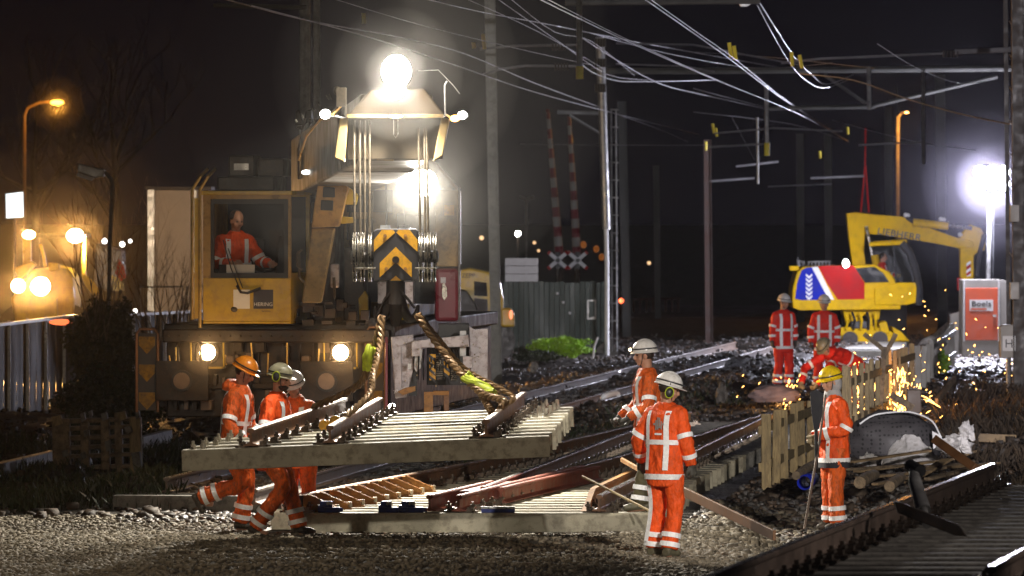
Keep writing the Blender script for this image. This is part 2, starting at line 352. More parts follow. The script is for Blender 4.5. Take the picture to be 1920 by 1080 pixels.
def build_ground():
    ys = [20.0]
    while ys[-1] < 1500:
        y = ys[-1]; step = 0.09 if 58 < y < 78 else (0.16 if 36 < y < 130 else max(0.3, y*0.006))
        ys.append(y + step)
    ys = np.array(ys)
    u = np.concatenate([np.linspace(-6,-1.3,16)[:-1], np.linspace(-1.3,1.3,420), np.linspace(1.3,6,16)[1:]])
    Y, U = np.meshgrid(ys, u, indexing='ij'); X = U*Y*0.085
    H = ground_h(X, Y)
    ny, nx = Y.shape
    vs = np.stack([X, Y, H], -1).reshape(-1, 3)
    idx = np.arange(ny*nx).reshape(ny, nx)
    q = np.stack([idx[:-1,:-1], idx[:-1,1:], idx[1:,1:], idx[1:,:-1]], -1).reshape(-1, 4)
    mesh_np('ground', vs, q, M_ground, smooth=True, kind='structure')
def mesh_np(name, vs, q, m, smooth=False, kind=None, parent=None):
    me = bpy.data.meshes.new(name); k = q.shape[1]
    me.vertices.add(len(vs)); me.vertices.foreach_set('co', vs.astype(np.float32).ravel())
    me.loops.add(q.size); me.loops.foreach_set('vertex_index', q.astype(np.int32).ravel())
    me.polygons.add(len(q)); me.polygons.foreach_set('loop_start', np.arange(0, q.size, k, dtype=np.int32))
    if smooth: me.polygons.foreach_set('use_smooth', np.ones(len(q), bool))
    me.update(calc_edges=True); me.validate()
    o = bpy.data.objects.new(name, me); COL.objects.link(o); me.materials.append(m)
    if kind: o['kind'] = kind
    if parent is not None: o.parent = parent
    return o
build_ground()

CUBE = np.array([(-1,-1,-1),(1,-1,-1),(1,1,-1),(-1,1,-1),(-1,-1,1),(1,-1,1),(1,1,1),(-1,1,1)], float)*.5
CUBEF = np.array([(0,3,2,1),(4,5,6,7),(0,1,5,4),(1,2,6,5),(2,3,7,6),(3,0,4,7)])
def stones(name, X, Z, size, m, label, lift=0.25, flat=0.75):
    n = len(X); h = ground_h(X, Z)
    a = rng.uniform(0, 2*np.pi, n); b = rng.uniform(-.7, .7, n); ca, sa, cb, sb = np.cos(a), np.sin(a), np.cos(b), np.sin(b)
    V = CUBE[None] * (1 + rng.uniform(-.38, .30, (n, 8, 3))) * (size[:,None,None]) * np.array([1.25, .9, flat])
    x, y, z = V[...,0], V[...,1], V[...,2]
    y, z = y*cb[:,None]-z*sb[:,None], y*sb[:,None]+z*cb[:,None]
    x, y = x*ca[:,None]-y*sa[:,None], x*sa[:,None]+y*ca[:,None]
    vs = np.stack([x+X[:,None], y+Z[:,None], z+h[:,None]+size[:,None]*lift], -1).reshape(-1, 3)
    fs = (CUBEF[None] + (np.arange(n)*8)[:,None,None]).reshape(-1, 4)
    o = mesh_np(name, vs, fs, m, kind='stuff'); o['label'] = label; o['category'] = 'gravel'; return o
def stone_mat(name, lo, hi, rough, brown=(0.10,0.06,0.035)):
    m = bpy.data.materials.new(name); m.use_nodes = True; N = m.node_tree.nodes; L = m.node_tree.links; p = N['Principled BSDF']
    g = N.new('ShaderNodeNewGeometry'); c = N.new('ShaderNodeValToRGB'); L.new(g.outputs['Random Per Island'], c.inputs[0]); e = c.color_ramp.elements
    e[0].color = (*lo, 1); e[1].color = (*hi, 1); x = e.new(0.4); x.color = (*brown, 1); x = e.new(0.55); x.color = (*[(lo[i]+hi[i])/2 for i in range(3)], 1)
    L.new(c.outputs[0], p.inputs['Base Color']); p.inputs['Roughness'].default_value = rough
    n = N.new('ShaderNodeTexNoise'); n.inputs['Scale'].default_value = 90; b = N.new('ShaderNodeBump'); b.inputs['Strength'].default_value = .4; b.inputs['Distance'].default_value = .01; p.inputs['Specular IOR Level'].default_value = .35
    L.new(n.outputs[0], b.inputs['Height']); L.new(b.outputs[0], p.inputs['Normal']); return m
MS1 = stone_mat('gravel_stone', (0.075,0.064,0.048), (0.25,0.212,0.155), 0.8, (0.15,0.12,0.08))
MS2 = stone_mat('ballast_stone', (0.035,0.032,0.03), (0.13,0.122,0.118), 0.5, (0.12,0.08,0.055))
MS3 = stone_mat('mud_clod', (0.018,0.014,0.011), (0.075,0.055,0.04), 0.7, (0.035,0.022,0.014))
def scatter(n, z0, z1, x0, x1, p=2.0):
    u = rng.uniform(0, 1, n); k = 1-p
    Z = (z0**k + u*(z1**k - z0**k))**(1/k)
    X = rng.uniform(0, 1, n); X = x0(Z) + X*(x1(Z)-x0(Z)); return X, Z
EDGE = lambda Z: Z*0.083
# foreground gravel
X, Z = scatter(115000, 57.5, 74, lambda z: -EDGE(z), lambda z: EDGE(z), 1.6)
keep = ~((Z > 68.4) & (X > RA(Z)-.6) & (X < RD(Z)+.75)) & ~((X-P1(Z) > -1.2) & (Z < 58.5)) & (Z + 3*fbm(X, Z, .5, 3, 77) < 72.0 + 1.0*(X > -1.5))
X, Z = X[keep], Z[keep]
stones('foreground_gravel', X, Z, np.abs(rng.normal(0.017, 0.009, len(X)))+0.009, MS1, 'pale crushed gravel spread over the wet foreground')
# darker ballast between and beyond the tracks
X, Z = scatter(60000, 70.5, 175, lambda z: -EDGE(z)*.9, lambda z: EDGE(z), 1.7)
keep = ~((Z < 101) & (X > RA(Z)-.55) & (X < RD(Z)+.75)) & ~((X > -3) & (X < 5) & (Z < 71.5)) & ~((X < -4.4) & (Z < 150))
X, Z = X[keep], Z[keep]
stones('dark_ballast', X, Z, np.abs(rng.normal(0.032, 0.016, len(X)))+0.012, MS2, 'dark wet ballast between the tracks')
# clods and rubble: left verge, right bank, middle
X, Z = scatter(9000, 70, 130, lambda z: -EDGE(z), lambda z: EDGE(z), 1.8)
keep = ((X < -3.4+(Z-73)*.05) & (Z > 71.3)) | ((X > 3.0) & (Z < 130) & ((X > RD(Z)+1.0))) | ((Z > 100) & (Z < 128) & (X > 1) & (X < 6))
X, Z = X[keep], Z[keep]
stones('earth_clods', X, Z, np.abs(rng.normal(0.045, 0.035, len(X)))+0.015, MS3, 'dark muddy clods and rubble on the verges', lift=.2)
X, Z = scatter(9000, 60.5, 76, lambda z: 0*z+2.2, lambda z: 0*z+6.2, 1.5)
keep = (X-P1(Z) < -1.2) | (Z > 58.5); X, Z = X[keep], Z[keep]
stones('rubble', X, Z, np.abs(rng.normal(0.028, 0.02, len(X)))+0.012, MS1, 'broken stones around the man with the pole', lift=.2)

# far road strip, faintly lit by the level crossing
struct(MB().span((2.5, 205, -0.05), (60, 232, 0.03)).build('road', mat('asphalt', (0.055,0.04,0.035), 0.5, var=.3, scale=1)))

# low grass and weeds
def grass(name, n, fx, label, m, hgt=(.1,.28), wid=.012):
    X, Z = fx(n); n = len(X); h = ground_h(X, Z); H = rng.uniform(*hgt, n); a = rng.uniform(0, np.pi, n); lx = rng.normal(0, .35, n)*H; lz = rng.normal(0, .35, n)*H
    dx, dz = np.cos(a)*wid, np.sin(a)*wid
    vs = np.stack([np.stack([X-dx, Z-dz, h-.02], -1), np.stack([X+dx, Z+dz, h-.02], -1), np.stack([X+dx*.6+lx*.5, Z+lz*.5+dz*.6, h+H*.65], -1), np.stack([X+lx, Z+lz, h+H], -1)], 1).reshape(-1,3)
    q = np.arange(n*4).reshape(n, 4); o = mesh_np(name, vs, q, m, kind='stuff'); o['label'] = label; o['category'] = 'grass'; return o
M_grass = mat('dry_grass', (0.085,0.075,0.028), 0.7, var=.5, scale=3, bump=0)
M_grass_g = mat('green_grass', (0.03,0.042,0.012), 0.6, var=.5, scale=2, bump=0)
M_bush = mat('lime_foliage', (0.28,0.50,0.015), 0.6, var=.3, scale=4, bump=0)
M_brush = mat('dry_brush', (0.05,0.032,0.017), 0.8, var=.5, scale=3, bump=0)
def verge(n):
    X, Z = scatter(n, 72, 96, lambda z: -EDGE(z), lambda z: -3.9+(z-72)*.03, 1.5); k = (fbm(X, Z, .8, 3, 5) > -.03) & (Z+2*fbm(X,Z,.6,2,3) > 73); return X[k], Z[k]
grass('verge_grass', 15000, verge, 'short dull grass on the dark verge at left', M_grass_g, (.06,.2))
def brushz(n):
    X, Z = scatter(n, 78, 112, lambda z: 5.4+(z-78)*.06, lambda z: EDGE(z)*1.02, 1.5); k = fbm(X, Z, .7, 3, 15) > -.05; return X[k], Z[k]
grass('dry_weeds', 8000, brushz, 'tangled dry weeds on the bank at right', M_brush, (.1,.34), .008)
def midz(n):
    X, Z = scatter(n, 78, 120, lambda z: -1.4+(z-78)*.1, lambda z: .6+(z-78)*.11, 1.5); k = (fbm(X, Z, .9, 3, 25) > .02) & (X < RA(Z)-.7) & (X > CR(Z)+.8); return X[k], Z[k]
grass('track_grass', 7000, midz, 'dark grass growing between the two tracks', M_grass_g, (.05,.16))

# ================================================================ rails and track panels
PROF = [(-.075,0),(.075,0),(.075,.012),(.018,.03),(.012,.04),(.012,.128),(.036,.14),(.037,.162),(.028,.172),(-.028,.172),(-.037,.162),(-.036,.14),(-.012,.128),(-.012,.04),(-.018,.03),(-.075,.012)]
def sweep(mb, pts, prof):
    pts = [Vector(p) for p in pts]; n = len(prof); b = len(mb.v)
    for i, p in enumerate(pts):
        t = (pts[min(i+1, len(pts)-1)]-pts[max(i-1, 0)]).normalized(); u = t.cross(Vector((0,0,1))).normalized(); v = u.cross(t)
        for x, z in prof: mb.v.append(tuple(p + u*x + v*z))
    for i in range(len(pts)-1):
        for k in range(n):
            k2 = (k+1) % n; mb.f.append((b+i*n+k, b+i*n+k2, b+(i+1)*n+k2, b+(i+1)*n+k))
    mb.f.append(tuple(b+k for k in range(n))); mb.f.append(tuple(b+(len(pts)-1)*n+k for k in reversed(range(n))))
    return mb
def rail(parent, pts, m, mtop, label=None, name='rail'):
    o = sweep(MB(), pts, PROF).build(name, m, parent, smooth=False)
    if label: o['label'] = label
    sweep(MB(), [Vector(p) + Vector((0,0,.1725)) for p in pts], [(-.026,0),(.026,0),(.022,.0025),(-.022,.0025)]).build('running_surface', mtop, o)
    return o
def path(f, z0, z1, h, n=12):
    return [(float(f(z)), z, h(float(f(z)), z) if callable(h) else h) for z in np.linspace(z0, z1, n)]
def fastening_mesh(tall=1.0):
    mb = MB(); mb.box((0,0,.01),(.36,.17,.02))
    for s in (-1, 1):
        mb.box((s*.105,0,.038),(.075,.12,.036)); mb.tube([(s*.09,-.05,.05),(s*.15,-.05,.075),(s*.16,.03,.075),(s*.10,.05,.05)], .011, 6)
        mb.cyl((s*.13,0,.02),(s*.13,0,.115*tall), .016, 8); mb.cyl((s*.13,0,.058),(s*.13,0,.088*tall), .03, 6)
    return mb
_fm = fastening_mesh()
def fastening_obj(parent, x, y, z, yaw, tilt=0.0, src=[None]):
    me = src[0]
    if me is None:
        me = bpy.data.meshes.new('rail_fastening'); me.from_pydata(_fm.v, [], _fm.f); me.materials.append(M_clip); src[0] = me
    o = bpy.data.objects.new('rail_fastening', me); COL.objects.link(o); o.parent = parent
    o.location = (x-parent.location.x, y-parent.location.y, z-parent.location.z); o.rotation_euler = (0, tilt, yaw); return o

# --- the panel hanging from the crane
UH = lambda X, Z: 1.194 + (X-.373)*.039 + (Z-64)*.020
lift = T('lifted_track_panel', 'pale concrete track panel with three rail pieces hanging level from the crane', 'track panel', (-1.4, 66.8, 1.1))
UR1 = lambda z: -2.61+(z-64)*.141
UR2 = lambda z: -1.82+(z-64)*.071
UR3 = lambda z: -.256+(z-64)*.070
ut = math.atan(.039)
for i in range(10):
    z = 64.14 + .6*i
    xl = -3.307+.10*i if i < 4 else UR1(z)-.24
    xr = .373+.053*(z-64) + random.uniform(-.01,.01)
    mb = MB(); c = (xl+xr)/2; d = xr-xl
    prof = [(-.17,-.21),(.17,-.21),(.165,-.02),(.150,0),(-.150,0),(-.165,-.02)]
    mb.prism([Vector((0, y, zz)) for y, zz in prof], (-d/2,0,0), (d/2,0,0))
    M = Matrix.Translation((c, z, UH(c, z))) @ Matrix.Rotation(-ut, 4, 'Y'); mb.v = [tuple(M @ Vector(p)) for p in mb.v]
    mb.build('sleeper', M_concrete, lift, bevel=.008)
for f, z1, lb in ((UR1, 69.6, 'left rail piece of the lifted panel, rusty with a worn head'), (UR2, 69.4, None), (UR3, 69.4, None)):
    rail(lift, path(f, 63.98, z1, lambda x, z: UH(x, z)+.02, 8), M_rail, M_railtop_dull)
k = 0
for i in range(10):
    z = 64.14+.6*i
    for f in (UR1, UR2, UR3):
        x = f(z); fastening_obj(lift, x, z, UH(x, z)+.002, -.07, -ut)
    if i < 4:
        for dx in (.11, .21):
            x = -3.307+.10*i+dx; MB().cyl((x,z,UH(x,z)-.01),(x,z,UH(x,z)+.05),.028,8).cyl((x,z,UH(x,z)+.05),(x,z,UH(x,z)+.085),.017,8).build('anchor_bolt', M_clip_bolt, lift)
    if i > 5:
        for dx in (.24,.36):
            x = UR3(z)+dx; MB().cyl((x,z,UH(x,z)-.01),(x,z,UH(x,z)+.05),.03,8).cyl((x,z,UH(x,z)+.05),(x,z,UH(x,z)+.09),.02,8).build('anchor_bolt', M_clip_bolt, lift)
for x, z, m in ((-1.95,66.6,M_hazy),(-1.86,67.4,M_hazy)):
    MB().cyl((x,z-.05,UH(x,z)+.06),(x,z+.06,UH(x,z)+.06),.06,12).build('yellow_clip_cap', m, lift)

# --- the turnout panel on the ground
low = T('turnout_track_panel', 'long concrete turnout panel with red crossing and guard rails lying on the gravel', 'track panel', (0, 70, 0))
nS = 50
for i in range(nS):
    z = 68.64 + .6*i
    xr = float(np.interp(z, [68.5,76.9,87.9,99], [1.62,2.21,3.44,4.75])) + random.uniform(-.012,.012); xl = float(RA(z)) - .12 if i == 0 else float(RA(z)) - .42
    if i == 0: xl = -2.36
    c = (xl+xr)/2; d = xr-xl; mb = MB()
    prof = [(-.165,0),(.165,0),(.16,.19),(.145,.21),(-.145,.21),(-.16,.19)]
    mb.prism([Vector((0, y, zz)) for y, zz in prof], (-d/2,0,0), (d/2,0,0)); mb.v = [(p[0]+c, p[1]+z, p[2]+.004) for p in mb.v]
    mb.build('sleeper', M_concrete if i < 28 else M_concrete_old, low, bevel=.008 if i < 25 else 0)
HL = .232
rail(low, path(RA, 68.55, 97, HL, 20), M_rail, M_railtop_dull)
rail(low, path(RC, 76.6, 97, HL, 16), M_rail, M_railtop)
rail(low, path(RB, 76.0, 96, HL, 10), M_rail, M_railtop)
rail(low, path(RD, 68.5, 97, HL, 12), M_rail, M_railtop)
RCx = lambda z: RC(z)
rail(low, path(RC, 68.5, 76.6, HL, 10), M_frog, M_frog, 'red painted crossing rail of the turnout')
rail(low, path(lambda z: RB(z), 70.6, 76.0, HL, 8), M_frog, M_railtop, 'red crossing nose rail with a bright worn top')
rail(low, path(lambda z: -.876+(z-68.6)*.178, 68.55, 72.2, HL, 6), M_frog, M_frog, 'red wing rail left of the crossing')
rail(low, path(lambda z: RC(z)+.13+max(0,z-72)*.02, 70.4, 76.4, HL, 6), M_frog, M_frog, 'red wing rail right of the crossing')
MB().prism([(-.80,70.0,HL+.03),(-.3,70.2,HL+.03),(.05,72.6,HL+.03),(-.12,72.6,HL+.03)], (0,0,0),(0,0,.12)).build('crossing_block', M_frog, low, bevel=.01)
# guard rail beside the right stock rail, ochre, with sloped nose
def guard(f, z0, z1, mm, nose=1.1):
    mb = MB(); prof = [(-.07,0),(.07,0),(.07,.02),(.012,.03),(.012,.15),(.03,.17),(.03,.2),(-.03,.2),(-.03,.17),(-.012,.15),(-.012,.03),(-.07,.02)]
    pts = path(f, z0+nose, z1, HL, 8); sweep(mb, pts, prof)
    x0 = float(f(z0)); x1 = float(f(z0+nose))
    mb.prism([(x0-.03, z0, HL), (x1-.03, z0+nose, HL), (x1-.03, z0+nose, HL+.2), (x0-.03+.02, z0+.15, HL+.02)], (0,0,0), (.06,0,0))
    return mb.build('guard_rail', mm, low)
guard(lambda z: RD(z)-.17, 68.55, 76, M_ochre)
# nine braced guard brackets right of the left stock rail
for i in range(9):
    z = 68.78+.6*i; x = float(RA(z))+.03
    b = MB()
    b.prism([(x, z, HL-.015), (x+.36, z, HL-.015), (x+.34, z, HL+.03), (x+.05, z, HL+.165), (x, z, HL+.165)], (0,-.075,0), (0,.075,0))
    for dz in (-.07, .07): b.bar((x+.04, z+dz, HL+.172), (x+.34, z+dz, HL+.038), .02, .014)
    b.box((x+.18, z, HL-.008), (.42,.2,.016))
    o = b.build('guard_bracket', M_ochre, low)
    MB().cyl((x+.36,z,HL),(x+.36,z,HL+.06),.03,8).build('bracket_bolt', M_clip_bolt, o)
fl = []
for i in range(nS-2):
    z = 68.64+.6*i
    for f, ok in ((RA, True), (RC, True), (RB, z > 71.5), (RD, True)):
        if ok: fl.append((float(f(z)), z))
fl.sort(key=lambda p: p[1])
for x, z in fl[:98]: fastening_obj(low, x, z, .215, -.12)
rest = MB()
for x, z in fl[98:]: rest.add([(p[0]+x, p[1]+z, p[2]+.215) for p in _fm.v], _fm.f)
_r = rest.build('rail_fastenings', M_clip, low); _r['kind'] = 'stuff'

# --- blue clamps and the level on the front sleeper
def clamp(loc, w_, label):
    t = T('rail_clamp', label, 'rail clamp', loc, 0, 'blue clamps on the front sleeper'); x, y, z = loc
    MB().box((x,y,z+.03),(w_,.10,.06)).box((x-w_*.12,y,z+.09),(w_*.55,.09,.07)).build('clamp_body', M_blue, t, bevel=.012)
    MB().cyl((x-w_*.5,y-.02,z+.05),(x-w_*.2,y-.02,z+.05),.035,12).build('clamp_screw', M_blue, t); MB().cyl((x+w_*.2,y-.02,z+.03),(x+w_*.62,y-.02,z+.03),.025,10).build('clamp_handle', M_blue, t)
    MB().cyl((x-w_*.05,y-.055,z+.1),(x-w_*.05,y-.04,z+.1),.02,8).cyl((x+w_*.1,y-.055,z+.1),(x+w_*.1,y-.04,z+.1),.02,8).build('clamp_bolt', M_clip_bolt, t)
clamp((-1.96,68.6,.214), .24, 'blue rail clamp beside the first brown bracket, leftmost on the sleeper')
clamp((-1.32,68.6,.214), .22, 'small blue rail clamp left of the taller blue clamp')
clamp((-1.08,68.6,.214), .27, 'taller blue rail clamp just left of the red crossing rail')
t = T('spirit_level', 'short blue and silver level lying on the front sleeper', 'level', (-.15,68.58,.214))
MB().box((-.15,68.58,.235),(.36,.05,.04)).build('level_body', M_blue, t); MB().box((-.15,68.57,.268),(.36,.055,.024)).build('level_top', M_galv, t)
MB().cyl((-.25,68.535,.268),(-.25,68.541,.268),.009,10).cyl((-.06,68.535,.268),(-.06,68.541,.268),.009,10).build('vial', M_textblack, t)

# --- the crane's own track, running on into the distance
ct = T('crane_track', 'straight running track that passes under the crane and on past the masts', 'railway track', (-3.2, 74, 0))
rail(ct, path(CL, 73.6, 150, .21, 24), M_rail_dark, M_railtop); rail(ct, path(CR, 70.5, 150, .21, 24), M_rail_dark, M_railtop)
slp = MB()
for i in range(100):
    z = 73.0+.6*i; c = float(CL(z)+CR(z))/2; b = MB().box((0,0,0),(2.5,.26,.2), -.12); o = MB(); o.v = [(p[0]+c, p[1]+z, p[2]+.10) for p in b.v]; o.f = b.f
    o.build('sleeper', M_concrete_old, ct)

# --- the near panel on its embankment, lower right
nt = T('near_track_panel', 'dark track panel with bright worn rail in the near right corner', 'track panel', (3.0, 46, .86))
SL = math.atan(.175)
for i in range(36):
    z = 34.3+.6*i; x0 = P1(z); c = x0+.8
    mb = MB().box((0,0,0),(2.6,.25,.2)); M = Matrix.Translation((c, z+.1, .965)) @ Matrix.Rotation(-.03+random.uniform(-.006,.006), 4, 'Z'); mb.v = [tuple(M @ Vector(p)) for p in mb.v]
    mb.build('sleeper', M_concrete_old, nt, bevel=.012)
rail(nt, path(P1, 33, 55.7, 1.08, 8), M_rail_dark, M_railtop); rail(nt, path(lambda z: P1(z)+1.6, 39.5, 55.7, 1.08, 8), M_rail_dark, M_railtop)
for i in range(36):
    z = 34.4+.6*i
    fastening_obj(nt, P1(z), z, 1.066, -.17); fastening_obj(nt, P1(z)+1.6, z, 1.066, -.17)
t = T('rail_tool', 'dark steel lifting tool with a round shaft resting on the near rail', 'track tool', W(1740, 1000, 45.3)); 
MB().tube([W(1712,880,46.5), W(1716,905,46.3), W(1732,958,46)], [.03,.05,.055], 14).tube([W(1732,956,46), W(1738,985,45.8)], .03, 10).build('shaft', M_galv, t, smooth=True)
MB().pxprism([(1676,940),(1690,942),(1800,985),(1814,1006),(1790,1004),(1684,962)], 45.4, .12).build('blade', M_dark, t, bevel=.006)
MB().tube([W(1706,872,46.6), W(1726,884,46.4)], .045, 10).build('shaft_head', M_black, t)
# ================================================================ people
def catmull(P, n=4):
    P = [Vector(p) for p in P]; out = []
    for i in range(len(P)-1):
        a = P[max(i-1,0)]; b = P[i]; c = P[i+1]; d = P[min(i+2,len(P)-1)]
        for k in range(n):
            t = k/n; out.append(.5*((2*b)+(c-a)*t+(2*a-5*b+4*c-d)*t*t+(3*b-3*c+d-a)*t**3))
    out.append(P[-1]); return out
def limb(mb, P, r, n=12, sub=4, squash=None):
    pts = catmull(P, sub); m = len(P)
    rs = [float(np.interp(i/(len(pts)-1)*(m-1), range(m), r)) for i in range(len(pts))]
    return mb.tube(pts, rs, n, True, squash)
_cl = bpy.data.textures.new('cloth_folds', 'CLOUDS'); _cl.noise_scale = 0.105; _cl.noise_depth = 3
def soften(o, vox, it=4, disp=0.0):
    m = o.modifiers.new('remesh', 'REMESH'); m.mode = 'VOXEL'; m.voxel_size = vox; m.use_smooth_shade = True
    if it: s = o.modifiers.new('smooth', 'SMOOTH'); s.factor = .5; s.iterations = it
    if disp:
        d = o.modifiers.new('folds', 'DISPLACE'); d.texture = _cl; d.strength = disp; d.mid_level = .5; d.texture_coords = 'LOCAL'
    return o
class Torso:
    """rings along a bent spine; S(t, x, side) finds a point of the surface"""
    def __init__(s, pel, lean, side_lean, twist, L=0.535, bend=0.0, wide=1.0):
        s.pel = Vector(pel); s.lean = lean; s.sl = side_lean; s.tw = twist; s.L = L; s.bend = bend; s.w = wide
        #        t     a     b
        s.rings = [(-.38,.180,.145),(-.22,.200,.150),(0,.192,.142),(.22,.185,.136),(.45,.195,.142),(.70,.205,.145),(.84,.195,.130),(.95,.150,.108),(1.06,.090,.090)]
    def frame(s, t):
        ln = s.lean*(1 if t > 0 else max(0, 1+t*2.2)) + s.bend*max(0, t)
        up = Vector((math.sin(s.sl), math.sin(ln), math.cos(ln)*math.cos(s.sl))).normalized()
        tw = s.tw*max(0, min(1, t)); X = Vector((math.cos(tw), math.sin(tw), 0)); X = (X - up*X.dot(up)).normalized()
        Y = up.cross(X)            # forward
        return up, X, Y
    def c(s, t):
        p = s.pel.copy(); n = 6; st = t/n
        for k in range(n): p += s.frame(st*(k+.5))[0]*s.L*st
        return p
    def ab(s, t):
        T_ = [r[0] for r in s.rings]; return float(np.interp(t, T_, [r[1] for r in s.rings]))*s.w, float(np.interp(t, T_, [r[2] for r in s.rings]))*s.w
    def P(s, t, ang, off=0.0):
        a, b = s.ab(t); up, X, Y = s.frame(t); e = 0.82
        ca, sa = math.cos(ang), math.sin(ang)
        return s.c(t) + X*(math.copysign(abs(ca)**e, ca)*(a+off)) + Y*(math.copysign(abs(sa)**e, sa)*(b+off))
    def surf(s, mb, t0, t1, n=26, m=14, off=0.0):
        b = len(mb.v)
        for i in range(m+1):
            t = t0+(t1-t0)*i/m
            for k in range(n): mb.v.append(tuple(s.P(t, 2*math.pi*k/n, off)))
        for i in range(m):
            for k in range(n): k2=(k+1)%n; mb.f.append((b+i*n+k,b+i*n+k2,b+(i+1)*n+k2,b+(i+1)*n+k))
        mb.f.append(tuple(b+k for k in reversed(range(n)))); mb.f.append(tuple(b+m*n+k for k in range(n))); return mb
    def strip(s, mb, x, front, t0, t1, wd=.05, off=.014, m=12):
        b = len(mb.v); sg = 1 if front else -1
        for i in range(m+1):
            t = t0+(t1-t0)*i/m; a, _ = s.ab(t)
            for xx in (x-wd/2, x+wd/2):
                q = max(-.97, min(.97, xx/a)); ang = math.acos(math.copysign(abs(q)**(1/.82), q))*sg; mb.v.append(tuple(s.P(t, ang, off)))
        for i in range(m): mb.f.append((b+2*i,b+2*i+1,b+2*i+3,b+2*i+2))
        return mb
def ringband(mb, P, r, u, wd=.05, off=.012, n=18):
    pts = catmull(P, 6); m = len(P)-1
    tot = sum((pts[i+1]-pts[i]).length for i in range(len(pts)-1))
    def at(d):
        acc = 0
        for i in range(len(pts)-1):
            l = (pts[i+1]-pts[i]).length
            if acc+l >= d or i == len(pts)-2:
                q = (d-acc)/l; return pts[i].lerp(pts[i+1], max(0,min(1,q))), (i+q)/6
            acc += l
    A, ia = at(u*tot-wd/2); B, ib = at(u*tot+wd/2)
    ra = float(np.interp(ia, range(len(P)), r))+off; rb = float(np.interp(ib, range(len(P)), r))+off
    return mb.tube([A, B], [ra, rb], n, False)
def hand(mb, wr, d, palm, curl=.6, s=1.0, left=False, fat=1.0):
    """palm block, four fingers of different length and a thumb; d = direction of the fingers, palm = palm normal"""
    d = Vector(d).normalized(); palm = Vector(palm); palm = (palm-d*palm.dot(d)).normalized(); x = d.cross(palm) * (-1 if left else 1)
    wr = Vector(wr)
    def pp(a, b, c): return wr + (x*a + d*b + palm*c)*s
    mb.tube([pp(0,0,0), pp(0,.04,0), pp(0,.088,.004)], [.027*s*fat,.036*s*fat,.040*s*fat], 12, True, .52)
    for i, (ox, L) in enumerate(((-.030,.070),(-.010,.080),(.011,.074),(.031,.058))):
        p = [pp(ox,.075,0)]; a = .15
        for k in range(3):
            a += curl*(.85+.12*i*.5); q = L*(.45,.32,.25)[k]
            p.append(p[-1] + (d*math.cos(a)+palm*math.sin(a))*q*s)
        mb.tube(catmull(p, 2), [.0098*s*fat]*3+[.009*s*fat]*3+[.0078*s*fat], 8)
    p = [pp(-.030,.018,.006), pp(-.052,.048,.020), pp(-.052,.075,.038), pp(-.042,.095,.050)]
    mb.tube(catmull(p, 2), [.0125*s*fat]*4+[.0095*s*fat]*3, 8); return mb
def head_geo(mb, H, rot):
    def q(p): return H + rot @ Vector(p)
    mb.sph(H+rot@Vector((0,-.008,.028)), (.077,.094,.092), 20, 14, rot=rot)          # cranium
    mb.sph(q((0,.018,-.040)), (.060,.070,.072), 18, 12, rot=rot)                       # face
    mb.sph(q((0,.052,-.092)), (.030,.028,.022), 12, 8, rot=rot)                        # chin
    mb.tube([q((0,.082,.012)), q((0,.104,-.022)), q((0,.108,-.034)), q((0,.086,-.040))], [.009,.014,.016,.011], 10)   # nose
    mb.tube([q((-.045,.072,.020)), q((0,.088,.022)), q((.045,.072,.020))], .011, 8)    # brow
    mb.tube([q((-.022,.082,-.064)), q((0,.090,-.063)), q((.022,.082,-.064))], .0085, 8) # lips
    for s in (-1, 1):
        mb.sph(q((s*.077,-.004,-.018)), (.010,.020,.032), 10, 8, rot=rot)              # ears
        mb.sph(q((s*.042,.052,-.036)), (.024,.026,.024), 10, 8, rot=rot)               # cheeks
    return mb
def strip_band(mb, H, rot, r, z, h, off, n=28, a0=0, a1=2*math.pi):
    b = len(mb.v)
    for i in range(n+1):
        a = a0+(a1-a0)*i/n
        for zz in (z, z+h): mb.v.append(tuple(H + rot @ Vector(((r[0]+off)*math.cos(a), (r[1]+off)*math.sin(a), zz))))
    for i in range(n): mb.f.append((b+2*i,b+2*i+2,b+2*i+3,b+2*i+1))
    return mb

